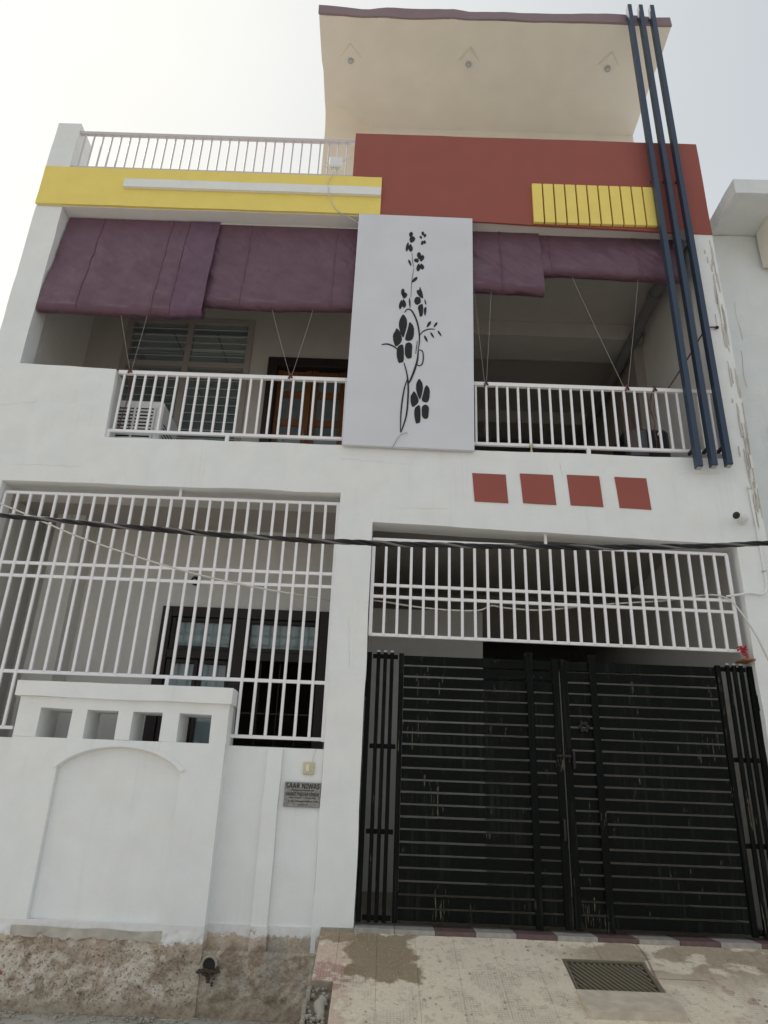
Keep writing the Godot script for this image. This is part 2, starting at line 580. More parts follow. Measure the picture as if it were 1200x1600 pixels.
func _ready() -> void:
	wob.seed = 3
	wob.frequency = 1.3
	wob.fractal_octaves = 2
	fbm.seed = 11
	fbm.frequency = 1.0
	fbm.fractal_octaves = 4
	fbm.noise_type = FastNoiseLite.TYPE_SIMPLEX_SMOOTH
	camera_and_light()
	materials()
	ground()
	house()
	boundary()
	neighbour()
	grilles()
	railings()
	gates()
	blinds()
	flower_panel()
	poles()
	cables()
	small_things()

# ------------------------------------------------------------------ ground and ramp
func structure(called: String, at := Vector3.ZERO) -> Node3D:
	var o := Node3D.new()
	o.name = numbered(called)
	add_child(o)
	o.position = at
	org = at
	o.set_meta("kind", "structure")
	return o

func ramp_y(z: float) -> float:
	return 0.64 - 0.3 * z

func ground() -> void:
	org = Vector3.ZERO
	var st := mb()
	var put := func(p: Vector3) -> Vector3:
		var k := clampf(1.0 - p.length() / 12.0, 0.0, 1.0)
		return p + Vector3(0, k * (0.03 * f(p.x, p.z, 1.5, 3.0) - 0.015), 0)
	var uvm := func(p: Vector3) -> Vector2: return Vector2(p.x, p.z)
	grid_face(st, Vector3(-8, 0, -8), Vector3(16, 0, 0), Vector3(0, 0, 20), Vector3.UP, 0.25, put, uvm)
	for q in [[-200, -200, 200, -8], [-200, 12, 200, 200], [-200, -8, -8, 12], [8, -8, 200, 12]]:
		face(st, [Vector3(q[0], 0, q[1]), Vector3(q[2], 0, q[1]), Vector3(q[2], 0, q[3]), Vector3(q[0], 0, q[3])], Vector3.UP)
	var o := MeshInstance3D.new()
	o.mesh = st.commit()
	o.material_override = M.street
	o.name = "street"
	o.set_meta("kind", "structure")
	add_child(o)

	var ramp := structure("pavement")
	st = mb()
	# the bed of mortar under the tiles, with the drain left open
	for q in [[-0.425, -0.265, -0.3, 0.752, 0.008], [-0.425, -0.265, 0.752, 1.95, 0.07], [-0.265, 1.44, -0.3, 1.95], [2.05, 4.3, -0.3, 1.95], [1.44, 2.05, -0.3, 0.335], [1.44, 2.05, 0.745, 1.95]]:
		var a: float = q[0]
		var b: float = q[1]
		var c: float = q[2]
		var d: float = q[3]
		var dn: float = q[4] if q.size() > 4 else 0.008
		var P := func(x: float, z: float) -> Vector3: return Vector3(x, ramp_y(maxf(z, 0.0)) - dn, z)
		face(st, [P.call(a, maxf(c, 0.0)), P.call(b, maxf(c, 0.0)), P.call(b, d), P.call(a, d)], Vector3(0, 0.958, 0.287))
		if c < 0.0:
			face(st, [P.call(a, c), P.call(b, c), P.call(b, 0.0), P.call(a, 0.0)], Vector3.UP)
		face(st, [P.call(a, d), P.call(b, d), Vector3(b, -0.05, d), Vector3(a, -0.05, d)], Vector3.BACK)
		face(st, [P.call(a, c), P.call(b, c), Vector3(b, -0.05, c), Vector3(a, -0.05, c)], Vector3.FORWARD)
		face(st, [P.call(a, maxf(c, 0.0)), P.call(a, d), Vector3(a, -0.05, d), Vector3(a, -0.05, maxf(c, 0.0))], Vector3.LEFT)
		face(st, [P.call(b, maxf(c, 0.0)), P.call(b, d), Vector3(b, -0.05, d), Vector3(b, -0.05, maxf(c, 0.0))], Vector3.RIGHT)
	face(st, [Vector3(1.44, 0.2, 0.335), Vector3(2.05, 0.2, 0.335), Vector3(2.05, 0.2, 0.745), Vector3(1.44, 0.2, 0.745)], Vector3.UP)
	part("mortar_bed", st, M.bed, ramp)
	# studded tiles
	var rng := RandomNumberGenerator.new()
	rng.seed = 4
	var xs := [-0.42, -0.268, 0.03, 0.33, 0.63, 0.93, 1.23, 1.432, 1.74, 2.058, 2.36, 2.66, 2.96, 3.26, 3.56, 3.86, 4.16]
	var zs := [0.085, 0.33, 0.56, 0.752, 1.06, 1.36, 1.66, 1.94]
	for i in xs.size() - 1:
		for j in zs.size() - 1:
			var hole: bool = xs[i] > 1.42 and xs[i] < 2.0 and (zs[j] > 0.3 and zs[j] < 1.0)
			if hole or (i == 0 and j >= 3):
				continue
			tile(ramp, xs[i] + 0.0007, xs[i + 1] - 0.0007, zs[j] + 0.0007, zs[j + 1] - 0.0007, rng.randf_range(-0.0015, 0.0015), M.ramp, rng.randf_range(-0.003, 0.003))
	# threshold of red and white tiles under the gate
	var tx := -0.155
	var count := 0
	var red := false
	while tx < 3.9:
		var o2 := box("red_threshold_tile" if red else "white_threshold_tile", Vector3(tx, 0.6, -0.22), Vector3(tx + 0.322, 0.648 + rng.randf_range(-0.002, 0.002), 0.082), M.tile_red if red else M.tile_white, ramp, 0.003)
		o2.rotation = Vector3.ZERO
		tx += 0.325
		count += 1
		red = count % 2 == 0
	# floor of the carport
	slab("carport_floor", Vector3(-0.4, 0.5, -6.5), Vector3(3.9, 0.63, -0.225), M.cement, ramp, 0.002, 1.0)
	slab("porch_floor", Vector3(-4.4, 0.5, -1.6), Vector3(-0.42, 0.63, -0.3), M.cement, ramp, 0.002, 1.0)

	# drain cover in the ramp
	var g := thing("drain_grate", "rusty iron drain grate with slanting bars set in the tiled ramp", "grate", Vector3(1.745, ramp_y(0.54), 0.54))
	var tilt := atan(0.3)
	for e in [[1.745, 0.345, 0.6, 0.02], [1.745, 0.735, 0.6, 0.02]]:
		bar("frame", Vector3(e[2], 0.02, e[3]), Vector3(e[0], ramp_y(e[1]) - 0.014, e[1]), M.grate, g, 0.003, Vector3(tilt, 0, 0))
	for x in [1.452, 2.04]:
		bar("frame", Vector3(0.018, 0.02, 0.4), Vector3(x, ramp_y(0.54) - 0.012, 0.54), M.grate, g, 0.003, Vector3(tilt, 0, 0))
	for k in 19:
		var a := Vector2(1.29 + k * 0.042, 0.36)
		var b := a + Vector2(0.2, 0.36)
		if a.x < 1.465:
			a += (b - a) * ((1.465 - a.x) / 0.2)
		if b.x > 2.03:
			b = a + (b - a) * ((2.03 - a.x) / (b.x - a.x))
		if b.y - a.y < 0.03:
			continue
		st = mb()
		tube(st, [Vector3(a.x, ramp_y(a.y) - 0.024, a.y), Vector3(b.x, ramp_y(b.y) - 0.024, b.y)], 0.011, 6)
		part("grate_bar", st, M.grate, g)
	# concrete cover beside it
	var cv := thing("concrete_cover", "raised smooth concrete slab below the iron drain grate", "slab", Vector3(1.75, ramp_y(0.9), 0.9))
	st = mb()
	var top := PackedVector2Array([Vector2(-0.76, ramp_y(0.76) + 0.012), Vector2(-1.06, ramp_y(1.06) + 0.05), Vector2(-1.06, ramp_y(1.06) - 0.03), Vector2(-0.76, ramp_y(0.76) - 0.03)])
	var keep := org
	org = Vector3.ZERO
	prism(st, top, -1.425, -2.075)
	org = keep
	var cm := part("slab_body", st, M.cover, cv)
	cm.rotation.y = PI / 2
	cm.position = -keep
	cm.transform = Transform3D(Basis(Vector3(0, 0, -1), Vector3.UP, Vector3(-1, 0, 0)), -keep)
	org = Vector3.ZERO

func tile(parent: Node3D, x0: float, x1: float, z0: float, z1: float, dy: float, m: Material, roll: float) -> void:
	var st := mb()
	var b := 0.0014
	var t := 0.028
	var P := func(x: float, z: float, d: float) -> Vector3: return Vector3(x, ramp_y(z) + dy - d + roll * (x - x0), z)
	var U := func(x: float, z: float) -> Vector2: return Vector2(x, z)
	var n := Vector3(0, 0.958, 0.287)
	face(st, [P.call(x0 + b, z0 + b, 0.0), P.call(x1 - b, z0 + b, 0.0), P.call(x1 - b, z1 - b, 0.0), P.call(x0 + b, z1 - b, 0.0)], n, [U.call(x0 + b, z0 + b), U.call(x1 - b, z0 + b), U.call(x1 - b, z1 - b), U.call(x0 + b, z1 - b)])
	var ring := [[x0, z0], [x1, z0], [x1, z1], [x0, z1]]
	var inner := [[x0 + b, z0 + b], [x1 - b, z0 + b], [x1 - b, z1 - b], [x0 + b, z1 - b]]
	var outs := [Vector3.FORWARD, Vector3.RIGHT, Vector3.BACK, Vector3.LEFT]
	for k in 4:
		var q: Array = ring[k]
		var r: Array = ring[(k + 1) % 4]
		var qi: Array = inner[k]
		var ri: Array = inner[(k + 1) % 4]
		var uq: Vector2 = U.call(q[0], q[1])
		var ur: Vector2 = U.call(r[0], r[1])
		face(st, [P.call(qi[0], qi[1], 0.0), P.call(ri[0], ri[1], 0.0), P.call(r[0], r[1], b), P.call(q[0], q[1], b)], (n + outs[k]).normalized(), [uq, ur, ur, uq])
		face(st, [P.call(q[0], q[1], b), P.call(r[0], r[1], b), P.call(r[0], r[1], t), P.call(q[0], q[1], t)], outs[k], [uq, ur, ur, uq])
	part("tile", st, m, parent)

# ------------------------------------------------------------------ the house
func house() -> void:
	var H := thing("house", "two storey white house with yellow and red roof bands and a tilted roof canopy", "house", Vector3(-0.33, 0, 0))
	# front wall: pillars, beam, solid parapet block, upper columns
	var st := mb()
	var xs := [-4.42, -4.1, -3.95, -3.03, -0.5, -0.16, 3.45, 3.53, 3.765]
	var ys := [0.0, 0.62, 4.17, 4.48, 5.02, 5.9, 8.14]
	var solid := func(i: int, j: int) -> bool:
		match j:
			0: return i <= 1 or i == 4 or i >= 6
			1: return i <= 1 or i == 4 or i >= 6
			2: return i <= 1 or i >= 4
			3: return true
			4: return i <= 2 or i >= 7
			5: return i == 0 or i >= 7
		return false
	var bend := func(p: Vector3) -> Vector3:
		var q := p
		if absf(p.y - 4.17) < 0.02 and p.x > -0.2 and p.x < 3.46:
			q.y -= 0.1 * (p.x + 0.16) / 3.6
		if absf(p.y - 5.9) < 0.02 and p.x < -3.0:
			q.y -= 0.045 * (p.x + 4.2) / 1.2
		if absf(p.x + 3.03) < 0.02 and p.y > 4.9:
			q.x += 0.03 * (5.9 - p.y)
		return q
	plate(st, xs, ys, solid, 0.0, -0.25, 0.15, 0.011, bend)
	part("front_wall", st, M.white, H)
	# painted red squares, each on its own raised square of plaster
	for q in [[0.855, 1.205, 4.435, 4.75], [1.345, 1.69, 4.435, 4.765], [1.826, 2.165, 4.43, 4.77], [2.318, 2.648, 4.42, 4.765]]:
		var sq := mb()
		var lean := -0.035
		prism(sq, PackedVector2Array([Vector2(q[0] - lean * 0.3, q[2]), Vector2(q[1], q[2] - 0.008), Vector2(q[1] + lean * 0.5, q[3] - 0.004), Vector2(q[0] + lean * 0.35, q[3])]), -0.01, 0.007)
		part("red_square", sq, M.red, H)
	# roof beam with its painted bands
	slab("roof_beam", Vector3(-4.42, 8.15, -0.19), Vector3(-0.24, 8.745, 0.0), M.white, H, 0.006)
	slab("yellow_band", Vector3(-4.425, 8.16, 0.002), Vector3(-0.235, 8.76, 0.032), M.yellow, H, 0.006, 0.15)
	slab("white_stripe", Vector3(-3.39, 8.43, 0.034), Vector3(-0.238, 8.555, 0.075), M.white, H, 0.005, 0.15)
	st = mb()
	plate(st, [-0.6, -0.24, 3.765], [8.1, 8.75, 9.53], func(i, j): return i == 1 or j == 1, 0.012, -0.012, 0.15, 0.006, func(p: Vector3): return p - Vector3(0, 0.06 * clampf((p.x - 1.5) / 2.2, -0.5, 1.0), 0) if p.y < 8.2 else p)
	part("red_band", st, M.red, H)
	slab("roof_beam", Vector3(-0.24, 8.13, -0.25), Vector3(3.55, 8.7, -0.014), M.inside, H, 0.006)
	slab("parapet_back", Vector3(-0.6, 8.75, -0.15), Vector3(3.76, 9.525, -0.016), M.white, H, 0.004)
	for k in 11:
		var x0 := 1.62 + k * 0.1365
		box("yellow_slat", Vector3(x0, 8.105 + 0.0005 * k, 0.012), Vector3(x0 + 0.118, 8.725, 0.052), M.yellow, H, 0.004)
	# corner pillar on the roof and the low side parapet behind it
	slab("roof_pillar", Vector3(-4.445, 8.745, -0.34), Vector3(-4.15, 9.555, -0.002), M.white, H, 0.006)
	slab("side_parapet", Vector3(-4.42, 8.7, -3.6), Vector3(-4.17, 9.22, -0.345), M.white, H, 0.006)
	# roof slab, floors and walls that close the rooms
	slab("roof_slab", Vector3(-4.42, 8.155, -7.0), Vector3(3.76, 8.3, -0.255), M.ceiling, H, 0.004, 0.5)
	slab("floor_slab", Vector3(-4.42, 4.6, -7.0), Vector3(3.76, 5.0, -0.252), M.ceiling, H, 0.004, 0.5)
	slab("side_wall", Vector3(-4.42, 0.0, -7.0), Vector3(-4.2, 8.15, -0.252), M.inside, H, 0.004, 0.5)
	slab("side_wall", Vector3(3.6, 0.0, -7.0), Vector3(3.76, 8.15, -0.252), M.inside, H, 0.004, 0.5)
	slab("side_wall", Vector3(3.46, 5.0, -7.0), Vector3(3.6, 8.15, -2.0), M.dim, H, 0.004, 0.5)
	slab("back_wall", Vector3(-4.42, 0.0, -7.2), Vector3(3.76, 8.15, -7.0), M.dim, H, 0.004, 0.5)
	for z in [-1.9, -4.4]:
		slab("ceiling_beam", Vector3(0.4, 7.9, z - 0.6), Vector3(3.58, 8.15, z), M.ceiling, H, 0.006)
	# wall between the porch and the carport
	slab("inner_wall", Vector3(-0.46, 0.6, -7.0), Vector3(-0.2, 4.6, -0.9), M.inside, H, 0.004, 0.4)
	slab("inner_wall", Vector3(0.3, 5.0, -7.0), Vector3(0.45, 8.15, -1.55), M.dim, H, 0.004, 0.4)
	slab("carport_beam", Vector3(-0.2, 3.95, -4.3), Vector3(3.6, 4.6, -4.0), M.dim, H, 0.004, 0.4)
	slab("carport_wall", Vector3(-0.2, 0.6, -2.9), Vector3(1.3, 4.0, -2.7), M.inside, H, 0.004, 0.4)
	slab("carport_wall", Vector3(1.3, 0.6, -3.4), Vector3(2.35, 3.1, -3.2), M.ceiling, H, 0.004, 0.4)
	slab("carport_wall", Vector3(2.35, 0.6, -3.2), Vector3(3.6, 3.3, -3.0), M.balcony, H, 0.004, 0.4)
	# porch back wall on the ground floor, with the window opening
	st = mb()
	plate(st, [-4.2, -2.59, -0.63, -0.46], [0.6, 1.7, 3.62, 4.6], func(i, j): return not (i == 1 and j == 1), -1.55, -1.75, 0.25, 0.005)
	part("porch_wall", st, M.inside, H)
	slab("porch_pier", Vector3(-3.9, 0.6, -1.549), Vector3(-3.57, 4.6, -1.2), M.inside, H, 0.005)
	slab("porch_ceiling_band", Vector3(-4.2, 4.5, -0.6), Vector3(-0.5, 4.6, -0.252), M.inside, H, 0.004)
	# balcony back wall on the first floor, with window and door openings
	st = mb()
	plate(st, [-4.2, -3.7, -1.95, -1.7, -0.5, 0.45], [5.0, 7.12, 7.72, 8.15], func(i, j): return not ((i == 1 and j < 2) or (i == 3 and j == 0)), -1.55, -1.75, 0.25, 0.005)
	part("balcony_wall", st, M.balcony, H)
	ground_window(H)
	balcony_window(H)
	balcony_door(H)
	canopy(H)
	# hairline cracks in the plaster
	for q in [[-3.9, 4.66, 0.95, 0.02, 1.0], [-0.52, 4.86, 0.75, -0.03, 2.0], [1.75, 4.9, 0.02, -0.14, 3.0], [-0.34, 3.2, 0.03, -0.5, 4.0], [2.9, 4.83, 0.5, 0.02, 5.0], [-4.2, 5.35, 0.4, 0.06, 6.0], [0.1, 4.33, 0.5, 0.015, 7.0]]:
		var cs := mb()
		var cp := []
		for k in 26:
			var t := k / 25.0
			cp.append(Vector3(q[0] + q[2] * t + 0.012 * wob.get_noise_2d(k * 0.9, q[4] * 40.0), q[1] + q[3] * t + 0.022 * wob.get_noise_2d(k * 0.9, q[4] * 90.0), 0.0))
		for k in cp.size():
			var base := stray(cp[k], 0.011)
			cp[k] = Vector3(cp[k].x, cp[k].y, base.z + 0.0004)
		tube(cs, cp, 0.0011, 4)
		part("hairline_crack", cs, M.scar, H)
	# weathered edge of the end wall
	st = mb()
	var rng := RandomNumberGenerator.new()
	rng.seed = 8
	for k in 60:
		var y := rng.randf_range(4.2, 7.9)
		var x := 3.765 - absf(rng.randfn(0.0, 0.05)) - (0.02 if y > 6.0 else 0.0)
		var h := rng.randf_range(0.05, 0.4)
		var w := rng.randf_range(0.0012, 0.0045) * (2.5 if k % 17 == 0 else 1.0)
		var pg := PackedVector2Array()
		for i in 7:
			pg.append(Vector2(x + w * sin(PI * i / 6.0) + 0.004 * rng.randf(), y + h * i / 6.0))
		for i in range(6, -1, -1):
			pg.append(Vector2(x - w * sin(PI * i / 6.0) - 0.004 * rng.randf() - 0.001, y + h * i / 6.0))
		if Geometry2D.triangulate_polygon(pg).size():
			prism(st, pg, -0.004, 0.0095)
	part("flaking_paint", st, M.scar, H, true)

func frame_rect(called: String, x0: float, x1: float, y0: float, y1: float, w: float, z0: float, z1: float, m: Material, parent: Node3D) -> void:
	var st := mb()
	bx(st, Vector3(x0, y0, z0), Vector3(x0 + w, y1, z1), 0.004)
	bx(st, Vector3(x1 - w, y0, z0), Vector3(x1, y1, z1), 0.004)
	bx(st, Vector3(x0 + w, y0, z0), Vector3(x1 - w, y0 + w, z1), 0.004)
	bx(st, Vector3(x0 + w, y1 - w, z0), Vector3(x1 - w, y1, z1), 0.004)
	part(called, st, m, parent)

func pane(x0: float, x1: float, y0: float, y1: float, z: float, parent: Node3D) -> void:
	box("pane", Vector3(x0, y0, z - 0.002), Vector3(x1, y1, z + 0.002), M.glass, parent, 0.0)

func curtain(x0: float, x1: float, y0: float, y1: float, z: float, parent: Node3D, seed_: float) -> void:
	var st := mb()
	var put := func(p: Vector3) -> Vector3: return p + Vector3(0, 0, 0.03 * sin(p.x * 43.0 + seed_ + 1.5 * sin(p.x * 11.0)) + 0.01 * sin(p.y * 5.0 + p.x * 20.0))
	grid_face(st, Vector3(x0, y0, z), Vector3(x1 - x0, 0, 0), Vector3(0, y1 - y0, 0), Vector3.BACK, 0.02, put, func(p: Vector3): return Vector2(p.x, p.y))
	part("curtain", st, M.curtain, parent)

func ground_window(H: Node3D) -> void:
	var st := mb()
	bx(st, Vector3(-2.59, 1.7, -1.62), Vector3(-2.47, 3.62, -1.5), 0.005)
	bx(st, Vector3(-0.75, 1.7, -1.62), Vector3(-0.63, 3.62, -1.5), 0.005)
	bx(st, Vector3(-2.47, 3.5, -1.62), Vector3(-0.75, 3.62, -1.5), 0.005)
	bx(st, Vector3(-1.73, 1.7, -1.62), Vector3(-1.6, 3.5, -1.5), 0.005)
	bx(st, Vector3(-2.47, 3.02, -1.62), Vector3(-1.73, 3.12, -1.5), 0.005)
	bx(st, Vector3(-1.6, 3.02, -1.62), Vector3(-0.75, 3.12, -1.5), 0.005)
	bx(st, Vector3(-2.47, 1.7, -1.62), Vector3(-1.73, 1.82, -1.5), 0.005)
	bx(st, Vector3(-1.6, 1.7, -1.62), Vector3(-0.75, 1.82, -1.5), 0.005)
	var w := part("window", st, M.frame, H)
	for q in [[-2.47, -1.73, 3.12, 3.5], [-1.6, -0.75, 3.12, 3.5], [-2.47, -2.1, 1.82, 3.02], [-2.1, -1.73, 1.82, 3.02]]:
		frame_rect("sash", q[0] + 0.004, q[1] - 0.004, q[2] + 0.004, q[3] - 0.004, 0.045, -1.6, -1.53, M.frame, w)
		pane(q[0] + 0.05, q[1] - 0.05, q[2] + 0.05, q[3] - 0.05, -1.565, w)
	curtain(-2.46, -1.74, 3.1, 3.52, -1.7, w, 0.0)
	curtain(-1.6, -0.74, 3.1, 3.52, -1.7, w, 2.0)
	curtain(-2.46, -1.8, 1.8, 3.03, -1.72, w, 4.0)
	for x in [-1.39, -1.17, -0.95]:
		bar("rod", Vector3(0.012, 1.2, 0.012), Vector3(x, 2.42, -1.57), M.frame, w, 0.002)
	for y in [2.1, 2.45, 2.8]:
		bar("rod", Vector3(0.85, 0.02, 0.008), Vector3(-1.175, y, -1.552), M.frame, w, 0.002)

func balcony_window(H: Node3D) -> void:
	var st := mb()
	for x in [-3.7, -2.86, -2.03]:
		bx(st, Vector3(x, 5.0, -1.62), Vector3(x + 0.08, 7.72, -1.52), 0.004)
	for y in [5.02, 6.93, 7.64]:
		for x in [-3.62, -2.78]:
			bx(st, Vector3(x, y, -1.62), Vector3(x + (0.76 if x < -3 else 0.75), y + 0.08, -1.52), 0.004)
	var w := part("window", st, M.dim, H)
	for q in [[-3.62, -2.86], [-2.78, -2.03]]:
		pane(q[0], q[1], 7.01, 7.64, -1.57, w)
		pane(q[0], q[1], 5.1, 6.93, -1.57, w)
		for k in 5:
			bar("rod", Vector3(0.76, 0.012, 0.012), Vector3((q[0] + q[1]) / 2.0, 7.1 + k * 0.11, -1.535), M.greyplastic, w, 0.002)
		for k in 14:
			bar("rod", Vector3(0.76, 0.012, 0.012), Vector3((q[0] + q[1]) / 2.0, 5.22 + k * 0.125, -1.535), M.greyplastic, w, 0.002)
	# the room behind has a tiled false ceiling
	for i in 3:
		for j in 4:
			box("ceiling_panel", Vector3(-3.75 + i * 0.62, 7.66, -3.6 + j * 0.45), Vector3(-3.17 + i * 0.62, 7.68, -3.19 + j * 0.45), M.plastic, w, 0.0)

func balcony_door(H: Node3D) -> void:
	var st := mb()
	bx(st, Vector3(-1.7, 5.0, -1.68), Vector3(-1.57, 7.12, -1.5), 0.006)
	bx(st, Vector3(-0.63, 5.0, -1.68), Vector3(-0.5, 7.12, -1.5), 0.006)
	bx(st, Vector3(-1.57, 6.98, -1.68), Vector3(-0.63, 7.12, -1.5), 0.006)
	var d := part("door", st, M.frame, H)
	for x in [-1.57, -1.1]:
		var f0: float = x + 0.003
		var f1: float = x + 0.465
		var s2 := mb()
		bx(s2, Vector3(f0, 5.02, -1.64), Vector3(f0 + 0.08, 6.975, -1.6), 0.004)
		bx(s2, Vector3(f1 - 0.08, 5.02, -1.64), Vector3(f1, 6.975, -1.6), 0.004)
		for y in [5.02, 5.62, 6.12, 6.55, 6.86]:
			bx(s2, Vector3(f0 + 0.08, y, -1.638), Vector3(f1 - 0.08, y + (0.4 if y < 5.1 else 0.1), -1.602), 0.004)
		part("door_leaf", s2, M.door, d)
		pane(f0 + 0.08, f1 - 0.08, 5.3, 6.9, -1.62, d)
	var hs := mb()
	tube(hs, [Vector3(-1.15, 5.9, -1.6), Vector3(-1.15, 5.9, -1.55), Vector3(-1.15, 6.05, -1.55), Vector3(-1.15, 6.05, -1.6)], 0.009, 6)
	part("handle", hs, M.brass, d)

func canopy(H: Node3D) -> void:
	# upstand wall under the canopy, with a rounded cove at its left end
	var st := mb()
	var top := 11.99
	var put := func(p: Vector3) -> Vector3: return stray(p, 0.02)
	var uvm := func(p: Vector3) -> Vector2: return Vector2(p.x, p.z)
	var A := Vector3(-1.235, 11.815, 0.0)
	var B := Vector3(-1.235, 11.69, -1.72)
	var W := Vector3(4.955, 0, 0)
	var up := Vector3(0, 0.15, 0)
	grid_face(st, A, W, B - A, Vector3.DOWN, 0.16, put, uvm)
	grid_face(st, A + up, W, B - A, Vector3.UP, 0.3, put, uvm)
	grid_face(st, A, B - A, up, Vector3.LEFT, 0.16, put, uvm)
	grid_face(st, A + W, B - A, up, Vector3.RIGHT, 0.16, put, uvm)
	grid_face(st, B, W, up, Vector3.FORWARD, 0.3, put, uvm)
	grid_face(st, A, W, up, Vector3.BACK, 0.16, put, uvm)
	var c := part("canopy", st, M.canopy, H)
	st = mb()
	plate(st, [-1.245, 3.73], [11.825, 11.99], func(_i, _j): return true, 0.03, 0.003, 0.12, 0.03)
	part("fascia", st, M.mauve, c)
	st = mb()
	plate(st, [-1.235, 3.72], [8.3, 11.7], func(_i, _j): return true, -1.66, -1.9, 0.3, 0.006)
	part("roof_room_wall", st, M.canopy, H)
	# cove: a quarter round between the left end of the wall and the soffit, running out to the right
	st = mb()
	var rows := []
	for i in 15:
		var x := lerpf(-1.232, -0.5, i / 14.0)
		var k := 1.0 - ss(0.25, 1.0, i / 14.0)
		var r := 0.05 + 0.32 * k
		var zb := lerpf(-1.655, -1.52, k)
		var row := [[Vector3(x, 8.3, zb), Vector3.BACK]]
		for j in 13:
			var t := PI / 2 * j / 12.0
			row.append([Vector3(x, 11.712 - r + r * sin(t) + 0.05 * k * sin(t), zb + r - r * cos(t)), Vector3(0, -sin(t), cos(t))])
		rows.append(row)
	for i in rows.size() - 1:
		for j in rows[i].size() - 1:
			var q := [rows[i][j], rows[i + 1][j], rows[i + 1][j + 1], rows[i][j + 1]]
			for m in [0, 2, 1, 0, 3, 2]:
				v3(st, q[m][0], q[m][1])
	var side := [Vector3(-1.232, 8.3, -1.7)]
	for e in rows[0]:
		side.append(e[0])
	side.append(Vector3(-1.232, 11.76, -1.7))
	var corner: Vector3 = side[side.size() - 1]
	for i in side.size() - 2:
		face(st, [corner, side[i], side[i + 1]], Vector3.LEFT)
	part("cove_wall", st, M.cream, H)
	# lamp recesses with their chevron trims
	for x in [-0.81, 0.94, 3.0]:
		st = mb()
		tube(st, [Vector3(x, 11.78, -0.6), Vector3(x, 11.742, -0.6)], 0.042, 14)
		var l := part("downlight", st, M.lamp, H)
		st = mb()
		tube(st, [Vector3(x, 11.76, -0.6), Vector3(x, 11.738, -0.6)], 0.022, 10)
		part("bulb", st, M.greyplastic, l)
		for s in [-1.0, 1.0]:
			st = mb()
			tube(st, [Vector3(x, 11.782, -0.36), Vector3(x + s * 0.15, 11.772, -0.55)], 0.008, 5)
			part("chevron_trim", st, M.mauve_pale, l)

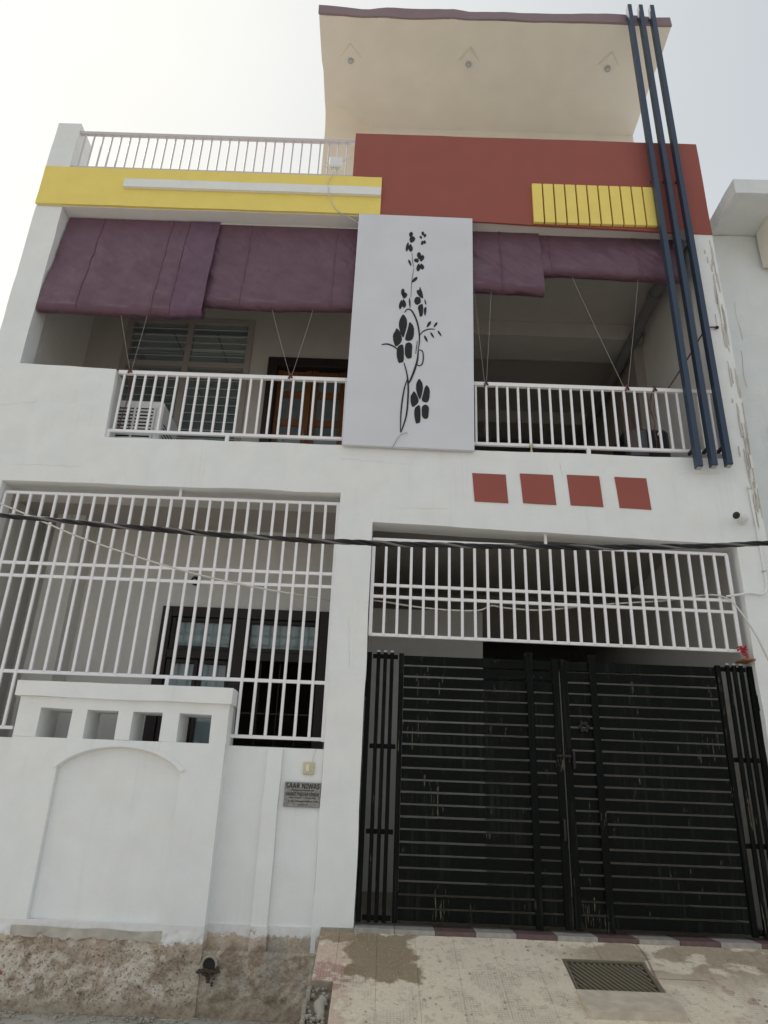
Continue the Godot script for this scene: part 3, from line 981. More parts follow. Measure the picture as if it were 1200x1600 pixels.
# ------------------------------------------------------------------ boundary wall on the left
func boundary() -> void:
	var B := thing("boundary_wall", "white plastered boundary wall with arched niche panel, four square holes and bare cement foot", "wall", Vector3(-2.2, 0, 0.05))
	# walls to both sides of the raised block
	var st := mb()
	plate(st, [-4.42, -3.2], [0.62, 2.0], func(_i, _j): return true, -0.03, -0.25, 0.12, 0.006)
	plate(st, [-1.4, -0.502], [0.62, 2.0], func(_i, _j): return true, -0.035, -0.25, 0.12, 0.006)
	part("low_wall", st, M.white, B)
	slab("pilaster", Vector3(-0.99, 0.62, -0.032), Vector3(-0.86, 1.99, 0.012), M.white, B, 0.008, 0.12)
	# the raised block: four holes and an arched recess
	st = mb()
	var hx := [[-3.01, -2.735], [-2.635, -2.36], [-2.255, -1.985], [-1.865, -1.505]]
	hx = [[-3.005, -2.725], [-2.59, -2.315], [-2.185, -1.925], [-1.775, -1.49]]
	var xs := [-3.2, -3.005, -2.725, -2.59, -2.315, -2.185, -1.925, -1.775, -1.49, -1.345]
	plate(st, xs, [2.0, 2.245, 2.34], func(i, j): return j == 1 or i % 2 == 0, 0.12, -0.2, 0.1, 0.006)
	part("pierced_band", st, M.white, B)
	st = mb()
	# the face below with an arched opening, in front of a recessed sheet
	var arch := PackedVector2Array()
	var ax0 := -2.765
	var ax1 := -1.70
	for k in 25:
		var t := PI * (0.155 + 0.69 * k / 24.0)
		arch.append(Vector2(-2.2325 - cos(t) * 0.532 / cos(PI * 0.155), 1.94 - 0.185 * (1.0 - (sin(t) - sin(PI * 0.155)) / (1.0 - sin(PI * 0.155)))))
	var outer := PackedVector2Array([Vector2(-3.2, 0.62), Vector2(ax0, 0.62)])
	outer.append_array(arch)
	outer.append_array(PackedVector2Array([Vector2(ax1, 0.62), Vector2(-1.34, 0.62), Vector2(-1.345, 2.0), Vector2(-3.2, 2.0)]))
	prism(st, outer, 0.12, 0.07)
	part("arch_surround", st, M.white, B)
	slab("niche_back", Vector3(-3.2, 0.62, -0.2), Vector3(-1.345, 2.0, 0.068), M.white, B, 0.004, 0.15)
	# raised moulding that follows the arch
	st = mb()
	var band := PackedVector2Array()
	for k in arch.size():
		band.append(Vector2(-2.2325, 1.5) + (arch[k] - Vector2(-2.2325, 1.5)) * 1.012)
	for k in range(arch.size() - 1, -1, -1):
		band.append(Vector2(-2.2325, 1.5) + (arch[k] - Vector2(-2.2325, 1.5)) * Vector2(1.07, 1.09))
	prism(st, band, 0.12, 0.142)
	part("arch_moulding", st, M.white, B)
	st = mb()
	plate(st, [-3.24, -1.325], [2.34, 2.475], func(_i, _j): return true, 0.16, -0.24, 0.12, 0.01)
	part("coping", st, M.white, B)
	# sill under the niche
	st = mb()
	var sill := func(p: Vector3) -> Vector3:
		var q := stray(p, 0.014)
		q.z += 0.02 * (f(p.x, p.y, 6.0, 8.0) - 0.5)
		if p.y < 0.53:
			q.y += 0.05 * (f(p.x, 0.0, 11.0, 3.0) - 0.5)
		return q
	plate(st, [-2.87, -1.66], [0.51, 0.577], func(_i, _j): return true, 0.136, 0.07, 0.03, 0.004, sill)
	part("niche_sill", st, M.sill, B)
	# bare foot: rough cement, uneven face
	st = mb()
	var rough := func(p: Vector3) -> Vector3:
		var q := p
		var k := ss(0.62, 0.5, p.y)
		if p.z > 0.0:
			q.z += k * (0.03 * (f(p.x, p.y, 3.0, 2.0) - 0.5) + 0.022 * (f(p.x, p.y, 15.0, 5.0) - 0.5))
		return q
	plate(st, [-4.42, -3.2], [-0.05, 0.62], func(_i, _j): return true, 0.06, -0.2, 0.03, 0.0, rough)
	plate(st, [-3.2, -1.34], [-0.05, 0.62], func(_i, _j): return true, 0.121, -0.2, 0.025, 0.0, rough)
	plate(st, [-1.34, -0.445], [-0.05, 0.445], func(_i, _j): return true, 0.1, -0.2, 0.025, 0.0, rough)
	plate(st, [-1.34, -0.445], [0.445, 0.62], func(_i, _j): return true, -0.02, -0.2, 0.03, 0.0)
	plate(st, [-0.995, -0.855], [0.445, 0.62], func(_i, _j): return true, 0.018, -0.02, 0.03, 0.0)
	part("bare_foot", st, M.foot, B)
	# clay pipe end that drains the court
	st = mb()
	var ring := []
	for k in 15:
		var t := -0.35 + (PI + 0.7) * k / 14.0
		ring.append(Vector3(-1.265 + 0.058 * cos(t), 0.362 + 0.062 * sin(t), 0.152))
	tube(st, ring, 0.011, 6)
	var keep := org
	var dp := thing("drain_pipe", "broken drain pipe end with mud spilling from the bare foot of the wall", "pipe", Vector3(-1.265, 0.36, 0.12))
	st = mb()
	tube(st, ring, 0.011, 6)
	part("rim", st, M.cement, dp)
	st = mb()
	tube(st, [Vector3(-1.265, 0.362, 0.146), Vector3(-1.265, 0.362, 0.06)], 0.054, 16)
	part("bore", st, M.dark, dp)
	st = mb()
	var rng := RandomNumberGenerator.new()
	rng.seed = 2
	for k in 46:
		var p := Vector3(-1.275 + rng.randfn(0, 0.045), 0.318 + rng.randfn(0, 0.012), 0.142 + rng.randf() * 0.02)
		if k > 34:
			p = Vector3(-1.26 + rng.randfn(0, 0.014), rng.randf_range(0.22, 0.3), 0.136)
		var s := rng.randf_range(0.007, 0.017)
		tube(st, [p - Vector3(s, 0, 0), p + Vector3(rng.randfn(0, 0.003), s * 0.5, 0), p + Vector3(s, 0, 0)], s, 6, true, [s * 0.5, s, s * 0.4])
	part("sludge", st, M.sludge, dp, true)
	org = keep
	# edging strip and rubble at the corner of the ramp
	var ed := thing("kerb_edging", "broken cement edging with pale rubble between the wall foot and the ramp", "kerb", Vector3(-0.43, 0.3, 0.6))
	st = mb()
	for k in 9:
		var z0 := 0.1 + k * 0.16
		var o := Vector3(-0.436 + 0.006 * sin(k * 2.1), ramp_y(z0) - 0.05, z0)
		bx(st, o - Vector3(0.01, 0.12, 0), o + Vector3(0.018, 0.02 - 0.012 * absf(sin(k * 1.7)), 0.158), 0.006)
	part("edging", st, M.cement, ed)
	st = mb()
	for k in 90:
		var z := rng.randf_range(0.76, 1.5)
		var p := Vector3(rng.randf_range(-0.42, -0.28), ramp_y(z) - 0.04, z)
		var s := rng.randf_range(0.004, 0.016)
		bx(st, p - Vector3(s, s, s), p + Vector3(s, s * 0.7, s * 1.2), s * 0.5)
	part("rubble", st, M.cement, ed, true)
	st = mb()
	var lump := []
	for k in 6:
		lump.append(Vector3(-0.335 + 0.012 * sin(k * 2.0), ramp_y(0.86 + k * 0.05) - 0.045, 0.86 + k * 0.05))
	tube(st, lump, 0.05, 10, true, [0.015, 0.034, 0.04, 0.036, 0.028, 0.012])
	part("mortar_lump", st, mat(C(0.4, 0.38, 0.33), 0.9), ed)
	# litter and grit at the foot of the wall
	org = Vector3.ZERO
	st = mb()
	for k in 260:
		var p := Vector3(rng.randf_range(-3.4, -0.5), 0.006, 0.13 + absf(rng.randfn(0, 0.16)))
		var s := rng.randf_range(0.003, 0.013)
		bx(st, p - Vector3(s, s, s * 1.2), p + Vector3(s * 1.3, s, s), s * 0.4)
	for k in 150:
		var z := rng.randf_range(0.1, 1.5)
		var p := Vector3(rng.randf_range(-0.2, 3.6), ramp_y(z) + 0.002, z)
		if p.x > 1.4 and p.x < 2.1 and z > 0.3 and z < 1.1:
			continue
		var s := rng.randf_range(0.0025, 0.008)
		bx(st, p - Vector3(s, s, s * 1.3), p + Vector3(s * 1.4, s, s), s * 0.4)
	var gr := part("grit", st, M.cement, self, true)
	tag(gr, "loose grit and pebbles along the bottom of the bare wall and on the tiled ramp", "gravel")

func neighbour() -> void:
	var N := thing("neighbour_house", "pale grey neighbouring house with projecting roof slab at the right", "house", Vector3(5.5, 0, -0.4))
	var st := mb()
	plate(st, [3.79, 8.0], [0.0, 8.33], func(_i, _j): return true, -0.3, -0.6, 0.2, 0.012)
	part("front_wall", st, M.neighbour, N)
	slab("side_wall", Vector3(3.79, 0, -5), Vector3(4.0, 8.33, -0.602), M.neighbour, N, 0.01, 0.5)
	slab("roof_slab", Vector3(3.93, 8.34, -5.0), Vector3(8.0, 8.56, 0.36), M.neighbour, N, 0.01, 0.2)
	slab("bracket", Vector3(4.46, 7.8, -0.25), Vector3(4.7, 8.338, 0.05), M.canopy, N, 0.006, 0.2)
	slab("lower_bay", Vector3(4.2, 0.0, -0.29), Vector3(8.0, 5.6, -0.24), M.neighbour, N, 0.01, 0.2)
	# hairline cracks and flaking along the joint
	st = mb()
	for q in [[4.06, 6.75, 0.55, 1.0], [4.02, 6.1, 0.5, 3.0]]:
		var pts := []
		for k in 12:
			pts.append(Vector3(q[0] + 0.012 * sin(k * 0.5 + q[3]) + 0.004 * sin(k * 3.1), q[1] + q[2] * k / 11.0, -0.2945))
		tube(st, pts, 0.0028, 4)
	part("crack", st, M.scar, N)

# ------------------------------------------------------------------ grilles and railings
func grilles() -> void:
	var G := thing("porch_grille", "white steel bar grille across the left porch opening above the boundary wall", "grille", Vector3(-2.2, 2.0, -0.08))
	var z := -0.08
	var w := 0.026
	var L := -3.93
	var R := -0.512
	var tops := 4.385
	for y in [4.385, 3.635, 3.505, 2.585]:
		bar("rail", Vector3(R - L, w + 0.006, 0.024), Vector3((L + R) / 2.0, y, z - 0.001), M.paint, G)
	bar("frame_post", Vector3(0.034, tops - 2.08 + 0.03, 0.028), Vector3(R - 0.004, (tops + 2.08) / 2.0, z), M.paint, G)
	var k := 0
	var x := R - 0.131
	while x > L:
		var low := 2.585
		if k < 6 or x < -3.31:
			low = 2.085
		bar("bar", Vector3(w, tops - low - 0.02, w), Vector3(x, (tops + low) / 2.0, z + 0.004), M.paint, G)
		x -= 0.1312
		k += 1
	bar("rail", Vector3(0.85, w + 0.004, 0.024), Vector3(-0.925, 2.085, z), M.paint, G)
	bar("rail", Vector3(0.7, w + 0.004, 0.024), Vector3(-3.66, 2.085, z), M.paint, G)
	bar("rail", Vector3(0.034, 0.13, 0.028), Vector3(-1.99, 2.52, z), M.paint, G)
	bar("hanger", Vector3(0.026, 0.1, 0.026), Vector3(-2.14, 4.445, z), M.paint, G)

	var K := thing("carport_grille", "white steel bar grille hung under the beam above the black gate", "grille", Vector3(1.6, 3.05, -0.08))
	# hangs a little lower to the right
	var drop := func(xx: float) -> float: return -0.008 * (xx + 0.15)
	var n := 28
	for j in n + 1:
		var xx := -0.135 + j * 0.1252
		bar("bar", Vector3(w if j > 0 and j < n else 0.034, 0.965, w), Vector3(xx, 3.535 + drop.call(xx), z + 0.004), M.paint, K)
	for y in [4.018, 3.545, 3.43, 3.055]:
		bar("rail", Vector3(3.53, w + 0.004, 0.024), Vector3(1.615, y + drop.call(1.6), z - 0.001), M.paint, K, 0.003, Vector3(0, 0, -0.008))
	bar("hanger", Vector3(0.028, 0.12, 0.028), Vector3(1.58, 4.075, z), M.paint, K)

func railing(called: String, label: String, x0: float, x1: float, ytop: float, ylow: float, pitch: float, w: float, z: float, posts: Array, ybase: float, m: Material, group: String) -> Node3D:
	var G := thing(called, label, "railing", Vector3((x0 + x1) / 2.0, ybase, z), group)
	bar("top_rail", Vector3(x1 - x0, 0.045, 0.045), Vector3((x0 + x1) / 2.0, ytop, z), m, G)
	bar("bottom_rail", Vector3(x1 - x0, 0.034, 0.034), Vector3((x0 + x1) / 2.0, ylow, z), m, G)
	var x := x0 + pitch * 0.6
	while x < x1 - 0.02:
		bar("baluster", Vector3(w, ytop - ylow - 0.036, w), Vector3(x, (ytop + ylow) / 2.0, z), m, G)
		x += pitch
	for p in posts:
		bar("post", Vector3(0.04, ylow - ybase - 0.01, 0.036), Vector3(p, (ylow + ybase) / 2.0 - 0.004, z), m, G)
	return G

func railings() -> void:
	var z := -0.06
	railing("balcony_railing", "white balcony railing left of the flower panel, above the porch", -3.02, -0.49, 5.85, 5.125, 0.116, 0.024, z, [-3.0, -1.735, -0.5], 5.02, M.paint, "")
	railing("balcony_railing", "white balcony railing right of the flower panel, behind the navy poles", 0.83, 3.5, 5.862, 5.125, 0.1155, 0.024, z, [0.85, 2.08], 5.02, M.paint, "")
	railing("roof_railing", "pale grey roof railing above the yellow band", -4.15, -0.6, 9.435, 8.84, 0.1165, 0.019, -0.05, [-4.13, -2.4, -0.62], 8.745, M.roofpaint, "")

# ------------------------------------------------------------------ the gate
func gates() -> void:
	var rng := RandomNumberGenerator.new()
	rng.seed = 21
	for s in 2:
		var left := s == 0
		var x0 := -0.15 if left else 1.655
		var x1 := 1.635 if left else 3.45
		var G := thing("gate_leaf", "left leaf of the black slatted steel gate, hung on the pillar" if left else "right leaf of the black slatted steel gate, with scratched paint", "gate", Vector3((x0 + x1) / 2.0, 0.66, -0.09))
		var z := -0.09
		var y0 := 0.67
		var y1 := 2.885
		var mid := (y0 + y1) / 2.0
		# stiles
		var hinge := x0 + 0.02 if left else x1 - 0.02
		var meet := x1 - 0.03 if left else x0 + 0.03
		bar("stile", Vector3(0.045, y1 - y0, 0.05), Vector3(hinge, mid, z), M.gate, G)
		bar("stile", Vector3(0.06, y1 - y0, 0.05), Vector3(meet, mid, z), M.gate, G)
		var inner := x0 + 0.32 if left else x1 - 0.32
		bar("stile", Vector3(0.045, y1 - y0, 0.046), Vector3(inner, mid, z), M.gate, G)
		# upright bars at the hinge end
		for k in 3:
			var bx_: float = x0 + 0.105 + k * 0.063 if left else x1 - 0.105 - k * 0.063
			bar("upright_bar", Vector3(0.034, y1 - y0 + 0.004, 0.03), Vector3(bx_, mid, z + 0.012), M.gate, G)
			bar("bar_tip", Vector3(0.03, 0.018, 0.027), Vector3(bx_, y1 + 0.012, z + 0.012), M.gate_tip, G)
		for y in [y0 + 0.03, 1.35, 2.05, y1 - 0.03]:
			bar("cross_rail", Vector3(0.235, 0.04, 0.02), Vector3((hinge + inner) / 2.0, y, z - 0.014), M.gate, G)
		# slats
		var a := minf(inner, meet) + 0.025
		var b := maxf(inner, meet) - 0.025
		var n := 22
		var pitch := (y1 - y0 - 0.02) / n
		for k in n:
			var y := y0 + 0.01 + pitch * (k + 0.5)
			bar("slat", Vector3(b - a, pitch - 0.0165, 0.018), Vector3((a + b) / 2.0, y + rng.randf_range(-0.0015, 0.0015), z), M.gate, G, 0.003, Vector3(rng.randf_range(-0.02, 0.02), 0, 0))
		# flat stiffener in front, a little taller than the leaf
		var sx := 1.36 if left else 1.945
		bar("stiffener", Vector3(0.062, 2.27, 0.022), Vector3(sx, mid + 0.02, z + 0.036), M.gate, G)
		bar("stiffener_cap", Vector3(0.075, 0.03, 0.06), Vector3(sx, y1 + 0.03, z + 0.02), M.gate, G)
		# hinges
		for y in [1.0, 2.55]:
			var st := mb()
			var hx := hinge + (-0.028 if left else 0.028)
			tube(st, [Vector3(hx, y - 0.07, z + 0.02), Vector3(hx, y + 0.07, z + 0.02)], 0.017, 10)
			part("hinge", st, M.gate, G)
		if left:
			var st := mb()
			tube(st, [Vector3(1.58, 2.02, z + 0.03), Vector3(1.58, 2.02, z + 0.07), Vector3(1.69, 2.02, z + 0.07)], 0.014, 8)
			part("latch", st, M.iron, G)
			st = mb()
			tube(st, [Vector3(1.6, 1.5, z + 0.03), Vector3(1.6, 1.5, z + 0.075), Vector3(1.6, 1.34, z + 0.075), Vector3(1.6, 1.34, z + 0.03)], 0.012, 8)
			part("handle", st, M.iron, G)
		else:
			var st := mb()
			var flower := []
			for k in 33:
				var t := TAU * k / 32.0
				flower.append(Vector3(1.835 + (0.034 + 0.012 * cos(6.0 * t)) * cos(t), 2.28 + (0.034 + 0.012 * cos(6.0 * t)) * sin(t), z + 0.03))
			tube(st, flower, 0.012, 6)
			part("lock_rose", st, M.iron, G)
			st = mb()
			tube(st, [Vector3(1.72, 1.92, z + 0.03), Vector3(1.72, 1.92, z + 0.06), Vector3(1.72, 2.06, z + 0.06), Vector3(1.72, 2.06, z + 0.03)], 0.012, 8)
			part("handle", st, M.iron, G)

# ------------------------------------------------------------------ roll-up blinds
func blind(label: String, x0: float, x1: float, ybot: float, ztop: float, zbot: float, seed_: float, seams: Array, rr: float, flap: Array, skew: float) -> Node3D:
	var ytop := 8.13
	var G := thing("roll_up_blind", label, "blind", Vector3((x0 + x1) / 2.0, ytop, ztop), "maroon roll up blinds hanging in the balcony openings")
	var prof := func(u: float, t: float) -> Vector3:   # u across 0..1, t down 0..1 then round the roll to 2
		var x := x0 + (x1 - x0) * u
		var bot := ybot + rr + skew * u + 0.012 * sin(x * 3.0 + seed_)
		if t <= 1.0:
			var y := lerpf(ytop, bot, t)
			var z := lerpf(ztop, zbot, t) + 0.035 * sin(PI * t) * sin(x * 2.1 + seed_) * 0.5
			z += 0.007 * sin(x * 13.0 + seed_ * 2.0 + 4.0 * t) * t * (0.4 + 0.6 * f(x, y, 2.0, seed_))
			z += 0.055 * (f(x + 0.8 * y, y * 0.6, 2.4, seed_ + 5.0) - 0.5) * sin(PI * clampf(t, 0.02, 1.0))
			var rg := 1.0 - absf(2.0 * f((x + 0.9 * y) * 3.0, (x - y) * 0.5, 1.0, seed_ + 21.0) - 1.0)
			z += 0.009 * pow(rg, 5.0) * sin(PI * clampf(t, 0.03, 1.0))
			z += 0.004 * sin((x * 0.5 + y) * 24.0 + 5.0 * f(x, y, 2.0, seed_)) * ss(0.75, 1.0, t)
			z += 0.007 * (f(x, y, 7.0, seed_ + 9.0) - 0.5) * ss(0.6, 1.0, t)
			return Vector3(x, y, z)
		var a := (t - 1.0) * PI * 1.55
		var base := Vector3(x, bot, zbot)
		base.z += 0.007 * sin(x * 13.0 + seed_ * 2.0 + 4.0) * (0.4 + 0.6 * f(x, bot, 2.0, seed_)) + 0.007 * (f(x, bot, 7.0, seed_ + 9.0) - 0.5)
		var r2 := rr * (1.0 + 0.07 * (f(x, a * 0.6, 9.0, seed_ + 3.0) - 0.5))
		return base + Vector3(0, -r2 * sin(a), r2 * (cos(a) - 1.0))
	var sheet := func(u0: float, u1: float, off: float, m: Material, called: String) -> void:
		var st := mb()
		var nu := int((u1 - u0) * (x1 - x0) / 0.022) + 1
		var nt := 58
		var P := []
		for j in nt + 1:
			for i in nu + 1:
				var u := u0 + (u1 - u0) * i / nu
				var t := 2.0 * j / nt
				var p: Vector3 = prof.call(u, t)
				var n: Vector3 = (prof.call(u + 0.004, t) - prof.call(u - 0.004, t)).cross(prof.call(u, t + 0.006) - prof.call(u, t - 0.006)).normalized()
				if t < 1.1 and n.z < 0.0:
					n = -n
				elif t >= 1.1:
					var cc: Vector3 = prof.call(u, 1.0) - Vector3(0, 0, rr)
					if n.dot(p - cc) < 0.0:
						n = -n
				P.append([p + n * off, n])
		for j in nt:
			for i in nu:
				var a := j * (nu + 1) + i
				for q in [a, a + 1, a + nu + 2, a, a + nu + 2, a + nu + 1]:
					v3(st, P[q][0], P[q][1])
		part(called, st, m, G)
	sheet.call(0.0, 1.0, 0.0, M.cloth, "sheet")
	if flap.size():
		sheet.call(flap[0], flap[1], 0.006, M.cloth_flap, "flap")
	for u in seams:
		var st := mb()
		var pts := []
		for k in 50:
			pts.append(prof.call(u + 0.0015 * sin(k * 0.7), 1.75 * k / 49.0) + Vector3(0, 0, 0.006))
		tube(st, pts, 0.0048, 5)
		part("lift_cord", st, M.seam, G)
	return G

func hang_cord(G: Node3D, a: Vector3, b: Vector3, m: Material, r := 0.0024) -> void:
	var st := mb()
	var pts := []
	for k in 9:
		var t := k / 8.0
		pts.append(a.lerp(b, t) + Vector3(0, -0.015 * sin(PI * t), 0))
	tube(st, pts, r, 5)
	part("pull_cord", st, m, G)

func tails(G: Node3D, x: float, seed_: int, n := 4) -> void:
	var rng := RandomNumberGenerator.new()
	rng.seed = seed_
	for k in n:
		var st := mb()
		var pts := [Vector3(x + rng.randfn(0, 0.012), 5.9, -0.06 + 0.03)]
		var y := 5.88
		var sw := rng.randfn(0, 0.05)
		while y > 5.15 + rng.randf() * 0.2:
			y -= 0.12
			pts.append(Vector3(x + sw * (5.88 - y) + rng.randfn(0, 0.012), y, -0.12 - rng.randf() * 0.02))
		if pts.size() > 2:
			tube(st, spline(pts, 3), 0.004, 5)
			part("tied_cord", st, M.cord_dark, G)
	var kn := mb()
	tube(kn, [Vector3(x - 0.016, 5.83, -0.03), Vector3(x, 5.89, -0.025), Vector3(x + 0.018, 5.84, -0.03)], 0.012, 6)
	part("knot", kn, M.cord_dark, G)

func blinds() -> void:
	var zt := -0.16
	var b := blind("leftmost maroon roll up blind, hanging lowest, beside the white corner column", -4.075, -2.2, 6.605, zt, 0.03, 1.0, [0.235, 0.69, 0.8], 0.075, [0.81, 1.0], 0.0)
	hang_cord(b, Vector3(-3.13, 6.63, -0.03), Vector3(-2.9, 5.87, -0.06), M.cord)
	hang_cord(b, Vector3(-2.82, 6.63, -0.03), Vector3(-2.89, 5.87, -0.06), M.cord)
	tails(b, -2.89, 5, 3)
	b = blind("maroon roll up blind between the leftmost blind and the flower panel", -2.32, -0.44, 6.805, zt - 0.03, -0.04, 3.0, [0.27, 0.83], 0.07, [], 0.0)
	hang_cord(b, Vector3(-1.44, 6.83, -0.1), Vector3(-1.135, 5.87, -0.06), M.cord)
	hang_cord(b, Vector3(-0.955, 6.83, -0.1), Vector3(-1.125, 5.87, -0.06), M.cord)
	tails(b, -1.13, 6, 4)
	b = blind("short maroon roll up blind just right of the flower panel", 0.8, 1.715, 7.115, zt, 0.0, 5.0, [0.46, 0.475], 0.075, [], 0.0)
	hang_cord(b, Vector3(1.1, 7.15, -0.06), Vector3(1.02, 5.88, -0.06), M.cord)
	hang_cord(b, Vector3(0.9, 7.15, -0.06), Vector3(1.0, 5.88, -0.06), M.cord)
	tails(b, 1.01, 7, 3)
	b = blind("shortest maroon roll up blind, rolled highest, behind the navy poles", 1.62, 3.4, 7.425, zt - 0.03, -0.05, 8.0, [0.12, 0.7, 0.715], 0.07, [], 0.0)
	hang_cord(b, Vector3(2.07, 7.45, -0.12), Vector3(2.53, 5.88, -0.06), M.cord)
	hang_cord(b, Vector3(2.86, 7.45, -0.12), Vector3(2.57, 5.88, -0.06), M.cord)
	tails(b, 2.55, 8, 4)
	tails(b, 2.85, 9, 3)

# ------------------------------------------------------------------ panel with cut flowers
func petal(st: SurfaceTool, q: Array, z0: float, z1: float) -> void:
	var a := Vector2(q[0], q[1])
	var b := Vector2(q[2], q[3])
	var d := b - a
	var n := Vector2(-d.y, d.x).normalized()
	var pg := PackedVector2Array()
	var prof := [[0.0, 0.08], [0.14, 0.25], [0.32, 0.42], [0.55, 0.5], [0.72, 0.46], [0.85, 0.33], [0.94, 0.16], [1.0, 0.0]]
	for s in prof:
		pg.append(a + d * s[0] + n * s[1] * q[4])
	for i in range(prof.size() - 2, -1, -1):
		pg.append(a + d * prof[i][0] - n * prof[i][1] * q[4] * (0.92 if i % 2 else 1.0))
	prism(st, pg, z0, z1)

func stroke(st: SurfaceTool, w: float, c: Array, z0: float, z1: float) -> void:
	var pts := []
	for i in range(0, c.size(), 2):
		pts.append(Vector2(c[i], c[i + 1]))
	pts = spline(pts, 6)
	var l := PackedVector2Array()
	var r := PackedVector2Array()
	for i in pts.size():
		var d: Vector2 = (pts[min(i + 1, pts.size() - 1)] - pts[max(i - 1, 0)]).normalized()
		var k := 0.5 * w * (0.35 + 0.65 * sin(PI * clampf(0.06 + 0.88 * i / (pts.size() - 1), 0.0, 1.0)))
		l.append(pts[i] + Vector2(-d.y, d.x) * k)
		r.append(pts[i] - Vector2(-d.y, d.x) * k)
	for i in pts.size() - 1:
		prism(st, PackedVector2Array([l[i], l[i + 1], r[i + 1], r[i]]), z0, z1)

func flower_panel() -> void:
	var P := thing("flower_panel", "tall pale grey panel with black cut out flowers on a curling stem", "panel", Vector3(0.18, 5.0, 0.04))
	var st := mb()
	var pg := PackedVector2Array([Vector2(-0.505, 5.0), Vector2(0.862, 4.985), Vector2(0.875, 8.115), Vector2(-0.488, 8.13)])
	prism(st, pg, 0.06, 0.018)
	part("board", st, M.panel, P)
	var z0 := 0.061
	var z1 := 0.0645
	var flowers := [
		[[0.069, 6.921, 0.070, 7.030, 0.032], [0.082, 6.890, 0.102, 6.975, 0.042], [0.057, 6.868, 0.042, 6.738, 0.029], [0.079, 6.876, 0.089, 6.760, 0.038]],
		[[0.249, 7.463, 0.242, 7.569, 0.038], [0.267, 7.431, 0.291, 7.527, 0.038], [0.232, 7.415, 0.202, 7.472, 0.042], [0.245, 7.398, 0.235, 7.284, 0.035], [0.272, 7.399, 0.289, 7.313, 0.038]],
		[[0.286, 7.822, 0.282, 7.885, 0.024], [0.304, 7.795, 0.314, 7.850, 0.024], [0.270, 7.771, 0.253, 7.816, 0.022], [0.281, 7.743, 0.276, 7.677, 0.024], [0.302, 7.750, 0.311, 7.697, 0.024]],
		[[0.139, 7.788, 0.148, 7.873, 0.035], [0.148, 7.708, 0.172, 7.806, 0.051], [0.113, 7.713, 0.096, 7.571, 0.026], [0.138, 7.685, 0.148, 7.569, 0.038]],
	]
	for fl in [
		[
			[0.080, 6.681, 0.123, 6.610, 0.130, 6.527, 0.112, 6.433, 0.096, 6.360, 0.080, 6.359, 0.050, 6.440, 0.034, 6.522, 0.042, 6.596],
			[0.154, 6.580, 0.207, 6.505, 0.208, 6.385, 0.186, 6.323, 0.135, 6.311, 0.109, 6.330, 0.116, 6.381, 0.139, 6.485],
			[0.011, 6.484, 0.055, 6.430, 0.080, 6.329, 0.060, 6.277, 0.011, 6.224, -0.017, 6.294, -0.028, 6.386, -0.001, 6.438],
			[0.085, 6.268, 0.100, 6.218, 0.105, 6.038, 0.075, 6.027, 0.047, 6.016, 0.022, 6.115, 0.023, 6.205, 0.044, 6.246],
			[0.119, 6.280, 0.161, 6.298, 0.195, 6.263, 0.189, 6.162, 0.191, 6.092, 0.141, 6.076, 0.114, 6.128, 0.110, 6.219],
		],
		[
			[0.275, 5.836, 0.313, 5.773, 0.319, 5.697, 0.304, 5.610, 0.287, 5.562, 0.263, 5.618, 0.243, 5.693, 0.245, 5.770],
			[0.358, 5.756, 0.394, 5.700, 0.389, 5.576, 0.365, 5.531, 0.316, 5.545, 0.305, 5.572, 0.323, 5.649, 0.335, 5.716],
			[0.219, 5.673, 0.249, 5.636, 0.277, 5.562, 0.268, 5.520, 0.212, 5.465, 0.191, 5.521, 0.185, 5.605, 0.208, 5.644],
			[0.285, 5.502, 0.297, 5.450, 0.299, 5.292, 0.272, 5.279, 0.251, 5.272, 0.230, 5.373, 0.233, 5.457, 0.260, 5.490],
			[0.312, 5.488, 0.349, 5.512, 0.387, 5.482, 0.383, 5.398, 0.379, 5.345, 0.344, 5.331, 0.314, 5.358, 0.308, 5.432],
		],
		[
			[0.263, 7.072, 0.276, 7.026, 0.294, 6.979, 0.304, 6.904, 0.286, 6.903, 0.251, 6.934, 0.224, 6.987, 0.232, 7.020, 0.253, 7.010],
			[0.225, 6.922, 0.269, 6.913, 0.279, 6.849, 0.262, 6.823, 0.227, 6.804, 0.200, 6.846, 0.205, 6.893],
			[0.253, 6.801, 0.296, 6.829, 0.306, 6.765, 0.302, 6.659, 0.268, 6.641, 0.255, 6.721, 0.242, 6.762],
			[0.311, 6.765, 0.340, 6.788, 0.344, 6.735, 0.330, 6.656, 0.316, 6.681],
			[0.316, 6.894, 0.330, 6.873, 0.343, 6.809, 0.322, 6.830],
		],
	]:
		var root: MeshInstance3D = null
		for q in fl:
			var pl := PackedVector2Array()
			for i in range(0, q.size(), 2):
				pl.append(Vector2(q[i], q[i + 1]))
			# round the outline a little
			var soft := PackedVector2Array()
			for i in pl.size():
				soft.append(pl[i].lerp(pl[(i + 1) % pl.size()], 0.22))
				soft.append(pl[i].lerp(pl[(i + 1) % pl.size()], 0.78))
			st = mb()
			prism(st, soft, z0, z1)
			if root == null:
				root = part("flower", st, M.ink, P)
			else:
				part("petal", st, M.ink, root)
	for fl in flowers:
		var root: MeshInstance3D = null
		for q in fl:
			st = mb()
			petal(st, [q[0], q[1], q[2], q[3], q[4] * 1.35], z0, z1)
			if root == null:
				root = part("flower", st, M.ink, P)
			else:
				part("petal", st, M.ink, root)
